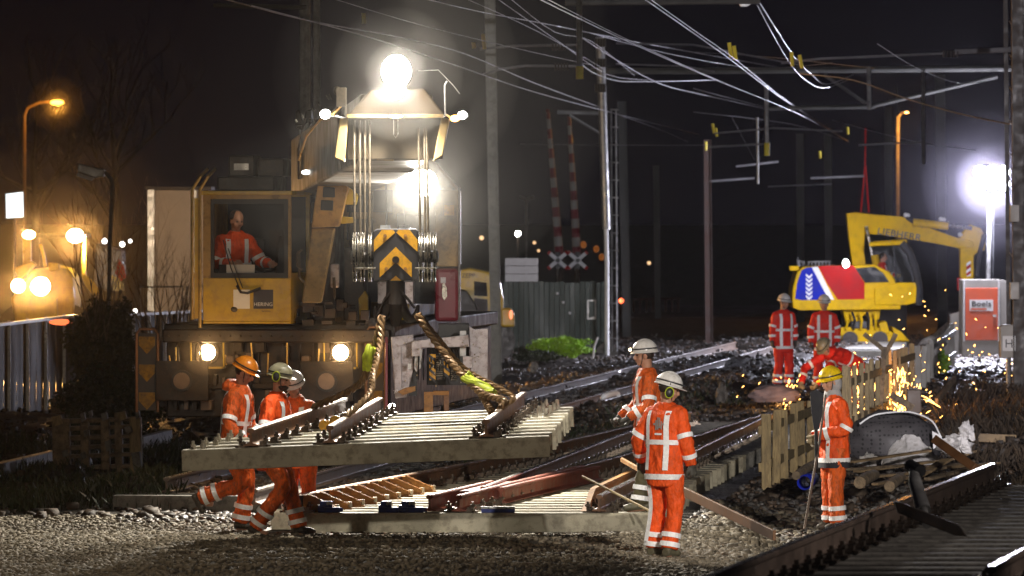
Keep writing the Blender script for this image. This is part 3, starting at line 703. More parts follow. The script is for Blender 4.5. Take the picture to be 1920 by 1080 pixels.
def person(label, loc, rz, jacket, trousers, tape=M_stripe, lean=0.0, side=0.0, twist=0.0, hipz=.92, hipy=0.0,
           armL=None, armR=None, legL=None, legR=None, head=(0,0,0), helmet=None, helmet_m=M_white, gloves=M_glove, boots=M_boot,
           group=None, hood=None, beard=False, straps='xfront', lamp=False, muffs=False, brim=.03, seated=False, wide=1.0, bend=0.0, arm_r=1.0, S=1.0, cat='worker',
           legbands=(.80,.93), curl=.6, handdirL=None, handdirR=None, palmL=None, palmR=None, vox=.012, hem=-.47):
    t = T('person', label, cat, loc, rz, group)
    C = [0]
    def b(mb, name, m, par=None, **k):
        mb.v = [tuple(Vector(p)*S) for p in mb.v]; return mb.build(name, m, par or t, world=False, **k)
    to = Torso((0, hipy, hipz+.02), lean, side, twist, bend=bend, wide=wide)
    up, X, Y = to.frame(.9); sh = to.c(.86); nk = to.c(1.0)
    shL = sh - X*.168*wide + up*.0; shR = sh + X*.168*wide + up*.0
    # arms given as (elbow, wrist) in the person's own frame
    eL, wL = [Vector(p) for p in (armL or ((-.24,.02,hipz+.22),(-.25,.08,hipz-.02)))]
    eR, wR = [Vector(p) for p in (armR or ((.24,.02,hipz+.22),(.25,.08,hipz-.02)))]
    kL, aL = [Vector(p) for p in (legL or ((-.115,.03,.49),(-.13,-.01,.09)))]
    kR, aR = [Vector(p) for p in (legR or ((.115,.03,.49),(.13,-.01,.09)))]
    hL = Vector((-.095, hipy, hipz)); hR = Vector((.095, hipy, hipz))
    hq = Matrix.Rotation(head[0], 3, 'Z') @ Matrix.Rotation(head[1], 3, 'X') @ Matrix.Rotation(head[2], 3, 'Y')   # yaw (+ to the left), pitch (- looks down), roll
    H = nk + up*.085 + Vector((0,0,.100)) + (hq @ Vector((0,.03,0)))
    # the body: one continuous surface
    mb = MB(); head_geo(mb, H, hq)
    limb(mb, [nk-up*.06, nk+up*.05, H+hq@Vector((0,-.02,-.03))], [.062,.056,.058])
    to2 = Torso((0,hipy,hipz+.02), lean, side, twist, bend=bend, wide=wide*.82); to2.surf(mb, -.12, 1.0, off=-.01)
    for s_, e_, w_ in ((shL,eL,wL),(shR,eR,wR)): limb(mb, [s_.lerp(nk,.25), s_, e_, w_], [.05,.052,.040,.027])
    for h_, k_, a_ in ((hL,kL,aL),(hR,kR,aR)):
        limb(mb, [h_, h_.lerp(k_,.5), k_, k_.lerp(a_,.35), a_], [.082,.075,.054,.052,.036])
        f = Vector((0,1,0)); mb.tube([a_+Vector((0,-.04,-.05)), a_+Vector((0,.05,-.055)), a_+Vector((0,.14,-.065))], [.034,.036,.028], 10)
    body = b(mb, 'body', M_skin); soften(body, .009*S, 2)
    # eyes
    for s_ in (-1, 1): b(MB().sph(H+hq@Vector((s_*.030,.080,.000)), (.012,.009,.008), 10, 6, rot=hq), 'eye', M_hair)
    if beard:
        b(MB().sph(H+hq@Vector((0,.030,-.078)), (.058,.066,.045), 16, 10, rot=hq), 'beard', M_hair, smooth=True)
    b(MB().sph(H+hq@Vector((0,-.022,.022 if helmet else .034)), (.082,.090,.085) if helmet else (.085,.096,.088), 18, 12, rot=hq), 'hair', M_hair, smooth=True)
    # jacket
    aw = arm_r
    AL = [sh-X*.09*wide+up*.0, shL, shL.lerp(eL,.5), eL, eL.lerp(wL,.55), wL]; AR = [sh+X*.09*wide, shR, shR.lerp(eR,.5), eR, eR.lerp(wR,.55), wR]
    rA = [.080*aw,.082*aw,.074*aw,.068*aw,.062*aw,.052*aw]
    mb = MB(); to.surf(mb, hem, 1.06)
    limb(mb, AL, rA, 14); limb(mb, AR, rA, 14)
    mb.tube([nk-up*.02, nk+up*.050], [.094,.082], 16)
    if hood == 'back':
        mb.sph(nk - Y*.10 + up*.02, (.13,.085,.075), 16, 10); mb.tube([nk-Y*.12-X*.1, nk-Y*.17+up*.02, nk-Y*.12+X*.1], .04, 10)
    jk = b(mb, 'jacket', jacket); soften(jk, vox*S, 4, .046*S)
    if hood == 'up':
        b(MB().sph(H+hq@Vector((0,-.045,-.02)), (.096,.092,.125), 20, 14, rot=hq).tube([H+hq@Vector((0,-.02,-.10)), nk+up*.0], [.085,.115], 16), 'hood', M_hood, smooth=True)
        # (the face looks out of it)
        o = t.children[-1]
    # tape
    mb = MB()
    def band(t0, t1):
        n = 40; bb = len(mb.v)
        for k in range(n):
            for q in (t0, t1): mb.v.append(tuple(to.P(q, 2*math.pi*k/n, .013)))
        for k in range(n): k2 = (k+1)%n; mb.f.append((bb+2*k, bb+2*k2, bb+2*k2+1, bb+2*k+1))
    if straps:
        band(-.34,-.24)
        band(.30,.39)
        for x in (-.105, .105):
            for fr in (True, False):
                to.strip(mb, x*wide, fr, -.17 if straps == 'low' or not fr else .39-.66*(straps=='full'), .93)
    if straps == 'back':
        pass
    for A_ in (AL, AR):
        for u in (.50, .83): ringband(mb, A_, rA, u, .048)
    tp = b(mb, 'reflective_tape', tape); tp['label'] = 'silver reflective tape'
    # trousers
    mb = MB(); to.surf(mb, -.35, .05, off=-.012)
    LL = [hL, hL.lerp(kL,.5), kL, kL.lerp(aL,.5), aL]; LR = [hR, hR.lerp(kR,.5), kR, kR.lerp(aR,.5), aR]; rL = [.108,.102,.086,.082,.088]
    limb(mb, LL, rL, 14); limb(mb, LR, rL, 14)
    tr = b(mb, 'trousers', trousers); soften(tr, vox*S, 4, .040*S)
    for A_ in (LL, LR):
        mb = MB()
        for u in legbands: ringband(mb, A_, rL, u, .05, .016)
        b(mb, 'leg_tape', tape)
    # boots
    for k_, a_ in ((kL,aL),(kR,aR)):
        dn = (a_-k_).normalized(); fw = Vector((0,1,0)); fw = (fw - dn*fw.dot(dn)*0.9).normalized() if abs(dn.y) > .3 else fw
        mb = MB(); mb.tube([a_-dn*.10, a_+dn*.01], [.062,.060], 14)
        mb.tube([a_+dn*.035-fw*.055, a_+dn*.035+fw*.03, a_+dn*.045+fw*.12, a_+dn*.055+fw*.17], [.047,.052,.050,.034], 14, True, .85)
        o = b(mb, 'boot', boots); soften(o, .008*S, 3)
    # gloves with separate fingers
    for w_, e_, hd, pm, lf in ((wL,eL,handdirL,palmL,True),(wR,eR,handdirR,palmR,False)):
        d = Vector(hd) if hd else (w_-e_).normalized(); pmv = Vector(pm) if pm else Vector((1 if lf else -1, .1, 0))
        mb = MB(); mb.tube([w_-d*.035, w_+d*.02], [.046,.036], 12); hand(mb, w_, d, pmv, curl, 1.12, lf, 1.22)
        o = b(mb, 'glove', gloves); soften(o, .0055*S, 1)
    # helmet
    if helmet:
        hr = hq @ Matrix.Rotation(-.06, 3, 'X'); c = H + hq@Vector((0,-.010,.052)); r = (.116,.138,.122)
        mb = MB().sph(c, r, 28, 12, 0, math.pi*.53, rot=hr)
        hm = b(mb, 'helmet', helmet_m, smooth=True)
        so = hm.modifiers.new('shell', 'SOLIDIFY'); so.thickness = .006
        mb = MB(); bb = len(mb.v); n = 32
        for i in range(n):
            a = 2*math.pi*i/n; ex = .012 + (brim if math.sin(a) > 0 else 0)*max(0, math.sin(a))**1.5
            for e_, z_ in ((0,-.008),(ex,-.020),(ex,-.025),(0,-.014)): mb.v.append(tuple(c + hr@Vector(((r[0]+e_)*math.cos(a), (r[1]+e_)*math.sin(a), z_))))
        for i in range(n):
            j = (i+1)%n
            for k in range(4): k2=(k+1)%4; mb.f.append((bb+4*i+k, bb+4*j+k, bb+4*j+k2, bb+4*i+k2))
        b(mb, 'brim', helmet_m, hm, smooth=True)
        mb = MB(); strip_band(mb, c, hr, (r[0],r[1]), .012, .016, .004); sb = b(mb, 'strap', M_textblack, hm)
        # ridge on top
        mb = MB(); mb.tube([c+hr@Vector((0, .12*math.cos(a), .116*math.sin(a)+.002)) for a in np.linspace(.5, 2.6, 9)], .010, 8); b(mb, 'ridge', helmet_m, hm, smooth=True)
        # chin strap
        mb = MB()
        for s_ in (-1, 1): mb.tube([c+hr@Vector((s_*.088,.03,-.01)), H+hq@Vector((s_*.066,.035,-.07)), H+hq@Vector((s_*.02,.045,-.112))], .0045, 5)
        b(mb, 'chin_strap', M_textblack, hm)
        if lamp:
            mb = MB().box(c+hr@Vector((0,.14,.02)), (.045,.025,.035), hr); b(mb, 'lamp_housing', M_textblack, hm)
            b(MB().sph(c+hr@Vector((0,.158,.02)), .016, 10, 6), 'lamp_lens', E_warm if lamp == 'on' else M_glassd, hm)
        if muffs:
            for s_ in (-1, 1):
                z_ = -.035 if muffs == 'down' else .03
                b(MB().sph(H+hq@Vector((s_*.108,-.012,z_-.0)), (.030,.042,.052), 14, 10, rot=hq), 'ear_muff', M_textblack, hm, smooth=True)
                b(MB().tube([H+hq@Vector((s_*.125,-.012+.043*math.cos(a),z_+.053*math.sin(a))) for a in np.linspace(0,2*math.pi,17)], .006, 6), 'muff_rim', M_lime, hm)
                b(MB().tube([H+hq@Vector((s_*.115,-.012,z_+.03)), c+hr@Vector((s_*.112,-.01,.02))], .006, 6), 'muff_arm', M_textblack, hm)
    return t, to, H, hq

FR = R(-90)   # facing right
def at(px, py, base=None, Z=None):
    if Z is None: g = G(px, py, 0); Z = g.y
    X_ = (px-CX)*Z/F; return (X_, Z, base if base is not None else gh(X_, Z))

# --- three men behind the lifted panel
LG = 'workers standing behind the lifted track panel'
W1, *_ = person('man in amber helmet, leftmost of the three behind the lifted panel', (-2.97, 68.7, .0), R(-104), M_orange_d, M_orange_d,
    S=1.03, lean=.04, bend=.14, hipz=.94, helmet=True, helmet_m=M_hora, head=(0,-.42,0), hood='back', gloves=M_glove, group=LG, straps='full', lamp='off', brim=.02,
    armL=((-.26,.08,1.12),(-.20,.24,.98)), armR=((.30,.02,1.13),(.27,.20,.92)), handdirR=(.0,.7,-.6), palmR=(-.5,-.2,-.8),
    legL=((-.11,.10,.50),(-.12,.02,.10)), legR=((.11,.10,.52),(.14,-.34,.36)))
W2, *_ = person('bearded man in grey green helmet, middle of the three behind the lifted panel', (-2.55, 67.95, .0), R(-108), M_orange, M_orange_d,
    lean=.05, bend=.12, hipz=.93, helmet=True, helmet_m=M_cream, head=(0,-.14,0), beard=True, gloves=M_glove_d, group=LG, straps='full', muffs='up',
    armL=((-.26,.10,1.13),(-.20,.30,1.02)), armR=((.30,.04,1.13),(.30,.26,.98)), handdirR=(0,.8,-.4),
    legL=((-.10,.16,.52),(-.12,.26,.09)), legR=((.11,.16,.52),(.12,-.14,.09)))
W3, to3, H3, q3 = person('man in white helmet smoking a cigarette, rightmost of three behind the lifted panel', (-2.30, 69.5, .0), R(156), M_orange_d, M_orange_d,
    lean=.10, bend=.25, hipz=.90, helmet=True, helmet_m=M_white, head=(.1,-.40,0), gloves=M_glove_d, group=LG, straps='full', S=.965,
    armL=((-.29,.05,1.12),(-.24,.24,.99)), armR=((.29,.05,1.12),(.26,.24,.96)))
MB().cyl(H3+q3@Vector((.01,.095,-.066)), H3+q3@Vector((.035,.165,-.085)), .0055, 8).build('cigarette', M_signwhite, W3, world=False)
MB().box(H3+q3@Vector((.08,.06,.095)), (.05,.04,.03), q3).build('helmet_sticker', mat('green_sticker', (.02,.25,.05), .4), W3, world=False)

# --- two men at the turnout
CG = 'workers standing at the turnout'
C1, toC, *_ = person('man in white helmet and lime rimmed ear muffs seen from behind, nearest the camera', (1.52, 63.7, 0), R(-38), M_orange, M_orange,
    lean=.04, hipz=.94, helmet=True, helmet_m=M_white, head=(-.75,-.22,0), gloves=M_glove_d, boots=M_boot_olive, group=CG, straps='full', muffs='down', brim=.045,
    armL=((-.30,-.04,1.17),(-.36,.10,.95)), armR=((.25,.02,1.16),(.26,.10,.92)), handdirL=(-.25,.35,-.75), handdirR=(.1,.2,-.9),
    legL=((-.12,.05,.50),(-.16,.03,.09)), legR=((.12,.02,.50),(.10,-.06,.09)), wide=1.0, arm_r=1.05, legbands=(.84,.95))
# trouser side stripe and the emblem on his back
mb = MB()
for zz in range(12):
    pass
def leg_stripe(t, hx, kx, ax, S=1.0):
    mb = MB(); P = catmull([Vector(hx), Vector(kx), Vector(ax)], 6); b0 = 0
    for p in P: mb.v += [tuple((p+Vector((-.02,-.115,0)))*S), tuple((p+Vector((.028,-.115,0)))*S)]
    n = len(P)
    for i in range(n-1): mb.f.append((2*i,2*i+1,2*i+3,2*i+2))
    mb.build('leg_stripe', M_stripe, t, world=False)
leg_stripe(C1, (-.13,0,.80), (-.13,.052,.50), (-.17,.026,.16))
mb = MB(); up, Xf, Yf = toC.frame(.66); cc = toC.P(.66, -math.pi/2, .016)+Xf*.03
def rect(mb, x, z, w_, h_): 
    c = cc + Xf*x + up*z; mb.add([c-Xf*w_-up*h_, c+Xf*w_-up*h_, c+Xf*w_+up*h_, c-Xf*w_+up*h_], [(0,1,2,3)])
for x, z, w_, h_ in ((-.030,.0,.008,.050),(-.008,.018,.008,.062),(.014,.03,.008,.045),(.036,.0,.008,.040),(-.052,.01,.010,.010),(.058,.012,.010,.010),(-.0,-.02,.030,.008)): rect(mb, x, z, w_, h_)
e = mb.build('back_emblem', mat('emblem_grey', (.38,.34,.32), .5), C1, world=False)
mb = MB(); rect(mb, 0, -.088, .045, .009); mb.build('emblem_bar', M_stripe, C1, world=False)
C2, *_ = person('man in white helmet with a lit headlamp in profile, standing on the concrete panel', (1.47, 68.9, .215), R(100), M_orange_d, mat('olive_trousers', (.09,.075,.035), .8, bump=.4, bscale=16),
    lean=.03, hipz=.94, helmet=True, helmet_m=M_white, head=(-.06,-.02,0), gloves=M_glove_d, boots=M_boot_olive, group=CG, straps='full', lamp='on', brim=.01,
    armL=((-.27,.06,1.15),(-.22,.26,1.02)), armR=((.27,.06,1.15),(.20,.28,1.0)), legL=((-.10,.06,.50),(-.11,.12,.09)), legR=((.10,.0,.50),(.12,-.06,.09)))

# --- the man with the pole on the right
R1, toR, HR_, qR = person('man in yellow helmet and grey hood holding a steel pole in thick gloves', (3.57, 71.0, -.10), R(116), M_orange, M_orange_d,
    lean=.03, hipz=.92, helmet=True, helmet_m=M_hyel, head=(.15,-.16,0), gloves=M_glove, group=None, straps='full', brim=.03, hood='up', S=1.0,
    armL=((-.26,-.02,1.14),(-.05,.25,1.05)), armR=((.26,-.02,1.12),(.04,.27,1.00)), handdirL=(.6,.4,-.1), handdirR=(-.7,.3,.0), palmL=(0,-1,-.1), palmR=(0,-1,.0), curl=.9,
    legL=((-.10,.03,.46),(-.11,.0,.09)), legR=((.10,.0,.46),(.11,-.02,.09)))
Mw = Matrix.Translation(R1.location) @ Matrix.Rotation(R(116), 4, 'Z')
mb = MB(); b0 = 0
for q in (-.45, -.30):
    for k in range(32): mb.v.append(tuple(toR.P(q, 2*math.pi*k/32, .012)))
for k in range(32): k2 = (k+1)%32; mb.f.append((k,k2,32+k2,32+k))
mb.build('dark_hem', M_navy, R1, world=False)
t = T('steel_pole', 'long thin steel pole leaning against the gloves of the man in the yellow helmet', 'pole', W(1508,985,70.6))
MB().tube([W(1508,992,70.5), W(1536,830,70.72), W(1548,740,70.8)], .014, 8).build('shaft', M_rail_dark, t)
t = T('wedge_shovel', 'dark long handled shovel held upright before the yellow helmeted man', 'shovel', W(1530,870,70.7))
MB().tube([W(1531,880,70.7), W(1530,800,70.68)], .02, 8).build('handle', M_black, t)
MB().pxprism([(1519,735),(1532,731),(1545,738),(1542,775),(1536,805),(1526,805),(1521,770)], 70.66, .02).build('blade', M_navy, t, bevel=.006)

# --- men farther back by the excavator
FG = 'workers in red by the yellow excavator'
F1, *_ = person('man in red with white helmet standing apart, leftmost of the men before the excavator', (5.15, 121.5, gh(5.15,121.5)), R(205), M_red, M_red, hipz=.93, helmet=True, helmet_m=M_white,
    head=(.3,-.1,0), gloves=M_glove_d, group=FG, straps='full', vox=.018, S=.98, armL=((-.24,0,1.16),(-.25,.02,.92)), armR=((.24,0,1.16),(.25,.02,.92)))
F2, *_ = person('man in red facing the camera in front of the yellow excavator', (5.95, 122, gh(5.95,122)), R(180), M_red, M_red, hipz=.93, helmet=True, helmet_m=M_white,
    head=(0,-.1,0), gloves=M_glove_d, group=FG, straps='full', vox=.018, S=1.0, armL=((-.26,0,1.16),(-.25,.02,.92)), armR=((.26,0,1.16),(.25,.02,.92)))
F3, *_ = person('man in red bent double over his cutting work behind the picket fence', (5.62, 108, gh(5.62,108)-.05), R(128), M_red, M_red, hipz=.80, hipy=-.15, lean=1.05, bend=.35, helmet=True, helmet_m=M_cream,
    head=(0,-.9,0), gloves=M_glove, group=FG, straps='full', vox=.018, armL=((-.30,.62,.75),(-.20,.80,.50)), armR=((.30,.62,.75),(.20,.80,.50)),
    legL=((-.20,.15,.44),(-.20,-.15,.09)), legR=((.20,.15,.44),(.20,-.15,.09)))
# ================================================================ the railway crane
YAW = -math.atan(.12)
crane = T('railway_crane', 'big yellow and brown railway crane with a lit cab, headlights and raised boom', 'railway crane', (-2.85, 77, .0), YAW)
ZC = 77.0
def crp(poly, Z, depth, name, m, parent=crane, bevel=0, **k): return MB().pxprism(poly, Z, depth).build(name, m, parent, bevel=bevel, **k)
def R4(x0, y0, x1, y1): return [(x0,y0),(x1,y0),(x1,y1),(x0,y1)]
# underframe: deck, front beam, dark front face, long body behind
CRF = lambda x, y, z: Matrix.Translation((-2.85,77,0)) @ Matrix.Rotation(YAW,4,'Z') @ Vector((x,y,z))
def lbox(mb, x0, y0, z0, x1, y1, z1):
    M = Matrix.Rotation(YAW,3,'Z'); c = CRF((x0+x1)/2,(y0+y1)/2,(z0+z1)/2); return mb.box(c, (x1-x0,y1-y0,z1-z0), M)
lbox(MB(), -1.40,.25,1.90, 1.42,10.5,2.08).build('deck', M_dark, crane, bevel=.02)
lbox(MB(), -1.38,.32,.95, 1.36,10.2,1.895).build('underframe', M_dark, crane, bevel=.02)
lbox(MB(), -1.38,.02,1.86, 1.38,.30,2.02).build('front_beam', M_dark, crane, bevel=.02)
mb = MB()
for x in (-1.05,-.55,-.25,.05,.25,.42,.62,1.05,1.22): lbox(mb, x-.015,.27,1.35, x+.015,.315,1.84)
lbox(mb, -1.2,.24,1.30,1.2,.315,1.36); lbox(mb, -.35,.25,1.45,.5,.315,1.48)
mb.build('front_ribs', M_dark, crane, bevel=.004)
for px in (384, 637):
    x = (px-515)/156; hz = 1.742; 
    o = MB(); o.cyl(CRF(x,.10,hz), CRF(x,.31,hz), .135, 20).build('headlight', M_dark, crane)
    MB().sph(CRF(x,.09,hz), (.098,.05,.098), 18, 10).build('lens', E_warm, crane.children[-1], smooth=True)
    lbox(MB(), x-.19,.05,1.545, x+.19,.31,1.565).build('lamp_shelf', M_yellow, crane)
    mb = MB(); mb.tube([CRF(x-.2,.1,1.57),CRF(x-.2,.06,1.9),], .012, 6); mb.tube([CRF(x+.2,.1,1.57),CRF(x+.2,.06,1.9)], .012, 6); mb.build('lamp_guard', M_yellow, crane)
for px in (338, 613):
    x = (px-515)/156; bz = 1.40
    o = lbox(MB(), x-.32,.0,bz-.24, x+.32,.02,bz+.24).build('buffer', M_dark, crane, bevel=.006)
    MB().cyl(CRF(x,-.03,bz), CRF(x,.30,bz), .13, 18).build('buffer_stem', M_black, o)
    MB().cyl(CRF(x,-.045,bz), CRF(x,-.02,bz), .10, 18).build('buffer_centre', M_rail_dark, o)
mb = MB()
for x, y0, z0, z1 in ((-.35,-.02,1.0,1.45),(.1,-.02,.9,1.3),(.35,.02,.95,1.4)): mb.tube([CRF(x,.3,z1),CRF(x+.02,y0,(z0+z1)/2),CRF(x+.03,.12,z0)], .022, 8)
mb.build('hose', M_black, crane)
mb = MB()
for xx in (-1.18,-.95,-.9): mb.tube([CRF(xx,.2,1.93),CRF(xx-.02,.05,1.8),CRF(xx,.03,1.62),CRF(xx+.03,.08,1.5)], .014, 6)
mb.build('coupling_pipe', M_rope, crane)
rr_ = random.Random(4)
for k in range(34):
    x = rr_.uniform(-1.3,1.28); z = rr_.uniform(1.0,1.82); w_ = rr_.uniform(.03,.14); h_ = rr_.uniform(.04,.18)
    if abs(x+.84) < .25 and z > 1.5 or abs(x-.78) < .25 and z > 1.5: continue
    lbox(MB(), x,.20-rr_.uniform(0,.05),z, x+w_,.315,z+h_).build('front_fitting', M_dark if k % 3 else M_rail_dark, crane, bevel=.006)
for k, x in enumerate((-1.30,-1.24,-.62,-.30,-.12,.12,.36,.50,1.15)):
    z0 = rr_.uniform(1.45,1.6); MB().tube([CRF(x,.16,z0),CRF(x+rr_.uniform(-.02,.02),.15,z0+rr_.uniform(.12,.3))], .010, 6).build('grab_iron', M_goldlit, crane)
mb = MB()
for k in range(22): mb.sph(CRF(-1.3+k*.125,.0,1.94), .013, 6, 4)
mb.build('rivets', M_rope, crane); crane.children[-1]['kind'] = 'stuff'
for x in (-.62,.30): lbox(MB(), x,.1,1.60,x+.10,.3,1.70).build('coupling_head', M_rail_dark, crane, bevel=.02)
# chevron warning boards: arched frame with yellow V marks
def chevron_board(x0, x1, z0, z1, y, n=3):
    f = MB(); f.tube([CRF(x0,y,z0),CRF(x0,y,z1-.07),CRF(x0+.04,y,z1-.01),CRF(x1-.04,y,z1-.01),CRF(x1,y,z1-.07),CRF(x1,y,z0)], .018, 8)
    o = f.build('warning_board', M_rail, crane)
    lbox(MB(), x0+.02,y-.01,z0+.02, x1-.02,y+.005,z1-.06).build('board_face', M_hazb, o)
    w_ = x1-x0; hh = (z1-z0)/n
    for k in range(n):
        zt = z1-.10-k*hh; P = [(x0+.03,zt),(x1-.03,zt),(x1-.03,zt-hh*.30),((x0+x1)/2,zt-hh*.62),(x0+.03,zt-hh*.30)]
        MB().prism([CRF(a,y-.016,b_) for a, b_ in P], (0,-.002,0), (0,.002,0)).build('yellow_chevron', M_hazdim, o)
chevron_board(-1.70,-1.44,1.02,2.03,.05)
chevron_board(1.10,1.33,1.05,2.06,.05)
# wheels and bogie behind
for yy in (1.4, 3.0, 7.0, 8.6):
    for xx in (-.75, .75):
        MB().cyl(CRF(xx-.07,yy,.84), CRF(xx+.07,yy,.84), .44, 28).build('wheel', M_rail_dark, crane)
# cab
def cab():
    x0, x1, y0, y1, z0, z1 = -.87, .20, -.05, 1.5, 2.12, 3.64
    c = lbox(MB(), x0,y0,z0,x1,y0+.05,2.64); lbox(c, x0,y1-.04,z0,x1,y1,z1); lbox(c, x1-.04,y0+.05,z0,x1,y1-.04,2.7)
    lbox(c, x0,y0,z0-.03,x1,y1,z0); lbox(c, x0-.02,y0-.04,z1,x1+.02,y1,z1+.05)
    cb = c.build('cab', M_yellow, crane, bevel=.008)
    mb = MB(); lbox(mb, x0,y0,2.64,x0+.09,y0+.06,z1); lbox(mb, x1-.035,y0,2.64,x1,y0+.06,z1); lbox(mb, x0+.09,y0,z1-.05,x1-.035,y0+.06,z1); lbox(mb, x0,y0+.06,z0,x0+.04,y1,z1)
    mb.build('window_frame', M_olive, cb, bevel=.004)
    mb = MB(); lbox(mb, x0+.09,y0+.012,2.64,x0+.13,y0+.07,z1-.05); lbox(mb, x1-.085,y0+.012,2.64,x1-.035,y0+.07,z1-.05); lbox(mb, x0+.13,y0+.012,z1-.11,x1-.085,y0+.07,z1-.05); lbox(mb, x0+.13,y0+.012,2.64,x1-.085,y0+.07,2.70)
    mb.build('window_seal', M_black, cb)
    lbox(MB(), x0+.13,y0+.02,2.70,x1-.085,y0+.028,z1-.11).build('windscreen', M_glass, cb)
    lbox(MB(), x0+.05,y1-.06,z0+.02,x1-.05,y1-.045,z1-.02).build('back_panel', M_black, cb)
    lbox(MB(), x0+.2,.75,2.3,x0+.62,.85,3.12).build('seat', M_black, cb, bevel=.04)
    mb = MB(); lbox(mb, x0+.15,.18,2.66,x0+.5,.5,2.80); lbox(mb, x0+.45,.15,2.72,x0+.8,.4,2.76); mb.build('console', M_dark, cb, bevel=.01)
    lbox(MB(), x0+.28,-.02+.0,2.70,x0+.62,.02,2.80).build('paper', M_signwhite, cb)
    mb = MB(); mb.tube([CRF(x1-.25,.35,2.7),CRF(x1-.22,.32,3.0),CRF(x1-.18,.3,3.15)], .02, 6); lbox(mb, x1-.32,.30,3.0,x1-.14,.36,3.22); mb.build('monitor', M_dark, cb)
    # wiper
    MB().tube([CRF(-.42,-.10,2.52),CRF(-.52,-.09,2.75),CRF(-.62,-.085,3.10)], .008, 6).tube([CRF(-.38,-.10,2.52),CRF(-.47,-.09,2.75),CRF(-.56,-.085,3.0)], .006, 6).tube([CRF(-.45,-.10,2.55),CRF(-.40,-.12,2.47),CRF(-.32,-.11,2.46),CRF(-.16,-.09,2.52)], .016, 6).build('wiper', M_black, cb)
    # logo squares
    lbox(MB(), -.50,y0-.004,2.27,-.30,y0,2.50).build('logo_panel', M_signwhite, cb)
    lbox(MB(), -.255,y0-.004,2.27,-.015,y0,2.50).build('logo_panel', mat('logo_dark', (.035,.032,.045), .5, bump=0), cb)
    text('lettering', 'HERING', M_signwhite, cb, CRF(-.135,y0-.007,2.322), .062, (90,0,math.degrees(YAW)), .001)
    text('lettering', 'Bahnbau', M_textblack, cb, CRF(-.10,y0-.004,2.242), .030, (90,0,math.degrees(YAW)), .0008)
    # bright hand rails on the cab's left corner
    for k, (xx, yy) in enumerate(((-.99,-.12),(-.90,-.10))):
        MB().tube([CRF(xx,yy,2.14-.1*k),CRF(xx,yy,3.70),CRF(xx+.10,yy,3.86),CRF(xx+.16,yy+.15,3.95)], .020, 8).build('handrail', M_goldlit, cb)
    lbox(MB(), -.97,-.09,2.15,-.91,.0,3.60).build('mirror_post', M_yellow, cb)
    mb = MB(); lbox(mb, x0+.12,.25,z1+.05,-.05,1.2,z1+.22); lbox(mb, -.62,.3,z1+.22,-.30,.9,z1+.48); lbox(mb, -.26,.3,z1+.22,.06,.9,z1+.44); mb.build('roof_unit', M_dark, cb, bevel=.02)
    lbox(MB(), -.55,.29,z1+.30,-.37,.30,z1+.38).build('roof_plate', M_galv, cb)
    l = bpy.data.lights.new('cab_light', 'POINT'); l.energy = 1.7; l.color = (1,.9,.75); l.shadow_soft_size = .08; lo = bpy.data.objects.new('cab_light', l); COL.objects.link(lo); lo.location = CRF(-.30,.10,3.50)
cab()
# superstructure behind and right of the cab
mb = MB(); lbox(mb, .22,2.2,2.10, 1.18,8.2,3.55); lbox(mb, -1.0,3.0,2.10,.22,8.2,3.3); sb = mb.build('superstructure', M_olive, crane, bevel=.02)
mb = MB(); lbox(mb, .26,1.2,2.10,.55,2.19,3.55); lbox(mb, .60,1.6,2.10,.85,2.19,3.0); mb.build('machinery', M_dark, crane, bevel=.015)
for (x,z,w_,h_) in ((.34,3.25,.24,.26),(.75,3.2,.22,.25),(1.0,3.22,.2,.22),(.8,2.62,.3,.3),(1.35,2.7,.3,.4)): lbox(MB(), x,2.185,z-h_,x+w_,2.198,z).build('panel_recess', M_black, sb)
crp(R4(815,356,861,500), 78.3, 3.0, 'side_cabinet', M_olive, bevel=.015)
crp(R4(815,503,861,603), 78.2, 2.6, 'burgundy_tank', M_burg, bevel=.05)
crp([(829,533),(833,530),(838,540),(838,556),(833,563),(829,556)], 78.15, .03, 'tank_handle', M_chrome)
crp(R4(833,384,852,404), 78.29, .006, 'warning_plate', M_hazy); crp(R4(826,520,836,531), 78.19, .006, 'small_plate', M_grey)
MB().tube([W(861,352,78.2), W(861,606,78.2)], .014, 8).build('edge_trim', M_galv, crane)
crp(R4(708,528,775,570), 77.6, .8, 'white_cabinet', M_grey, bevel=.01)
crp(R4(736,562,767,600), 77.9, .5, 'yellow_box', M_yellow, bevel=.01)
crp([(672,560),(684,545),(690,555),(690,600),(674,600)], 77.4, .3, 'yellow_bracket', M_yellow, bevel=.01)
for a, b_ in (((560,470),(562,520)),((562,520),(570,530)),((626,520),(628,560))): MB().tube([W(a[0],a[1],76.8), W(b_[0],b_[1],76.8)], .02, 6).build('pipe', M_rope, crane)
mb = MB(); mb.tube([W(566,468,76.7),W(557,476,76.7),W(557,498,76.7),W(567,506,76.7)], .014, 8); mb.build('grab_handle', M_rope, crane)
crp(R4(620,495,636,540), 76.9, .2, 'hydraulic_unit', M_grey, bevel=.02)
mb = MB()
for k in range(26):
    x = random.uniform(548, 700); y = random.uniform(560, 606); w_ = random.uniform(6, 22); h_ = random.uniform(5, 22)
    mb.pxprism(R4(x, y, x+w_, min(612,y+h_)), 76.9+random.uniform(0,.5), .25)
mb.build('deck_fittings', M_dark, crane, bevel=.006); crane.children[-1]['kind'] = 'stuff'
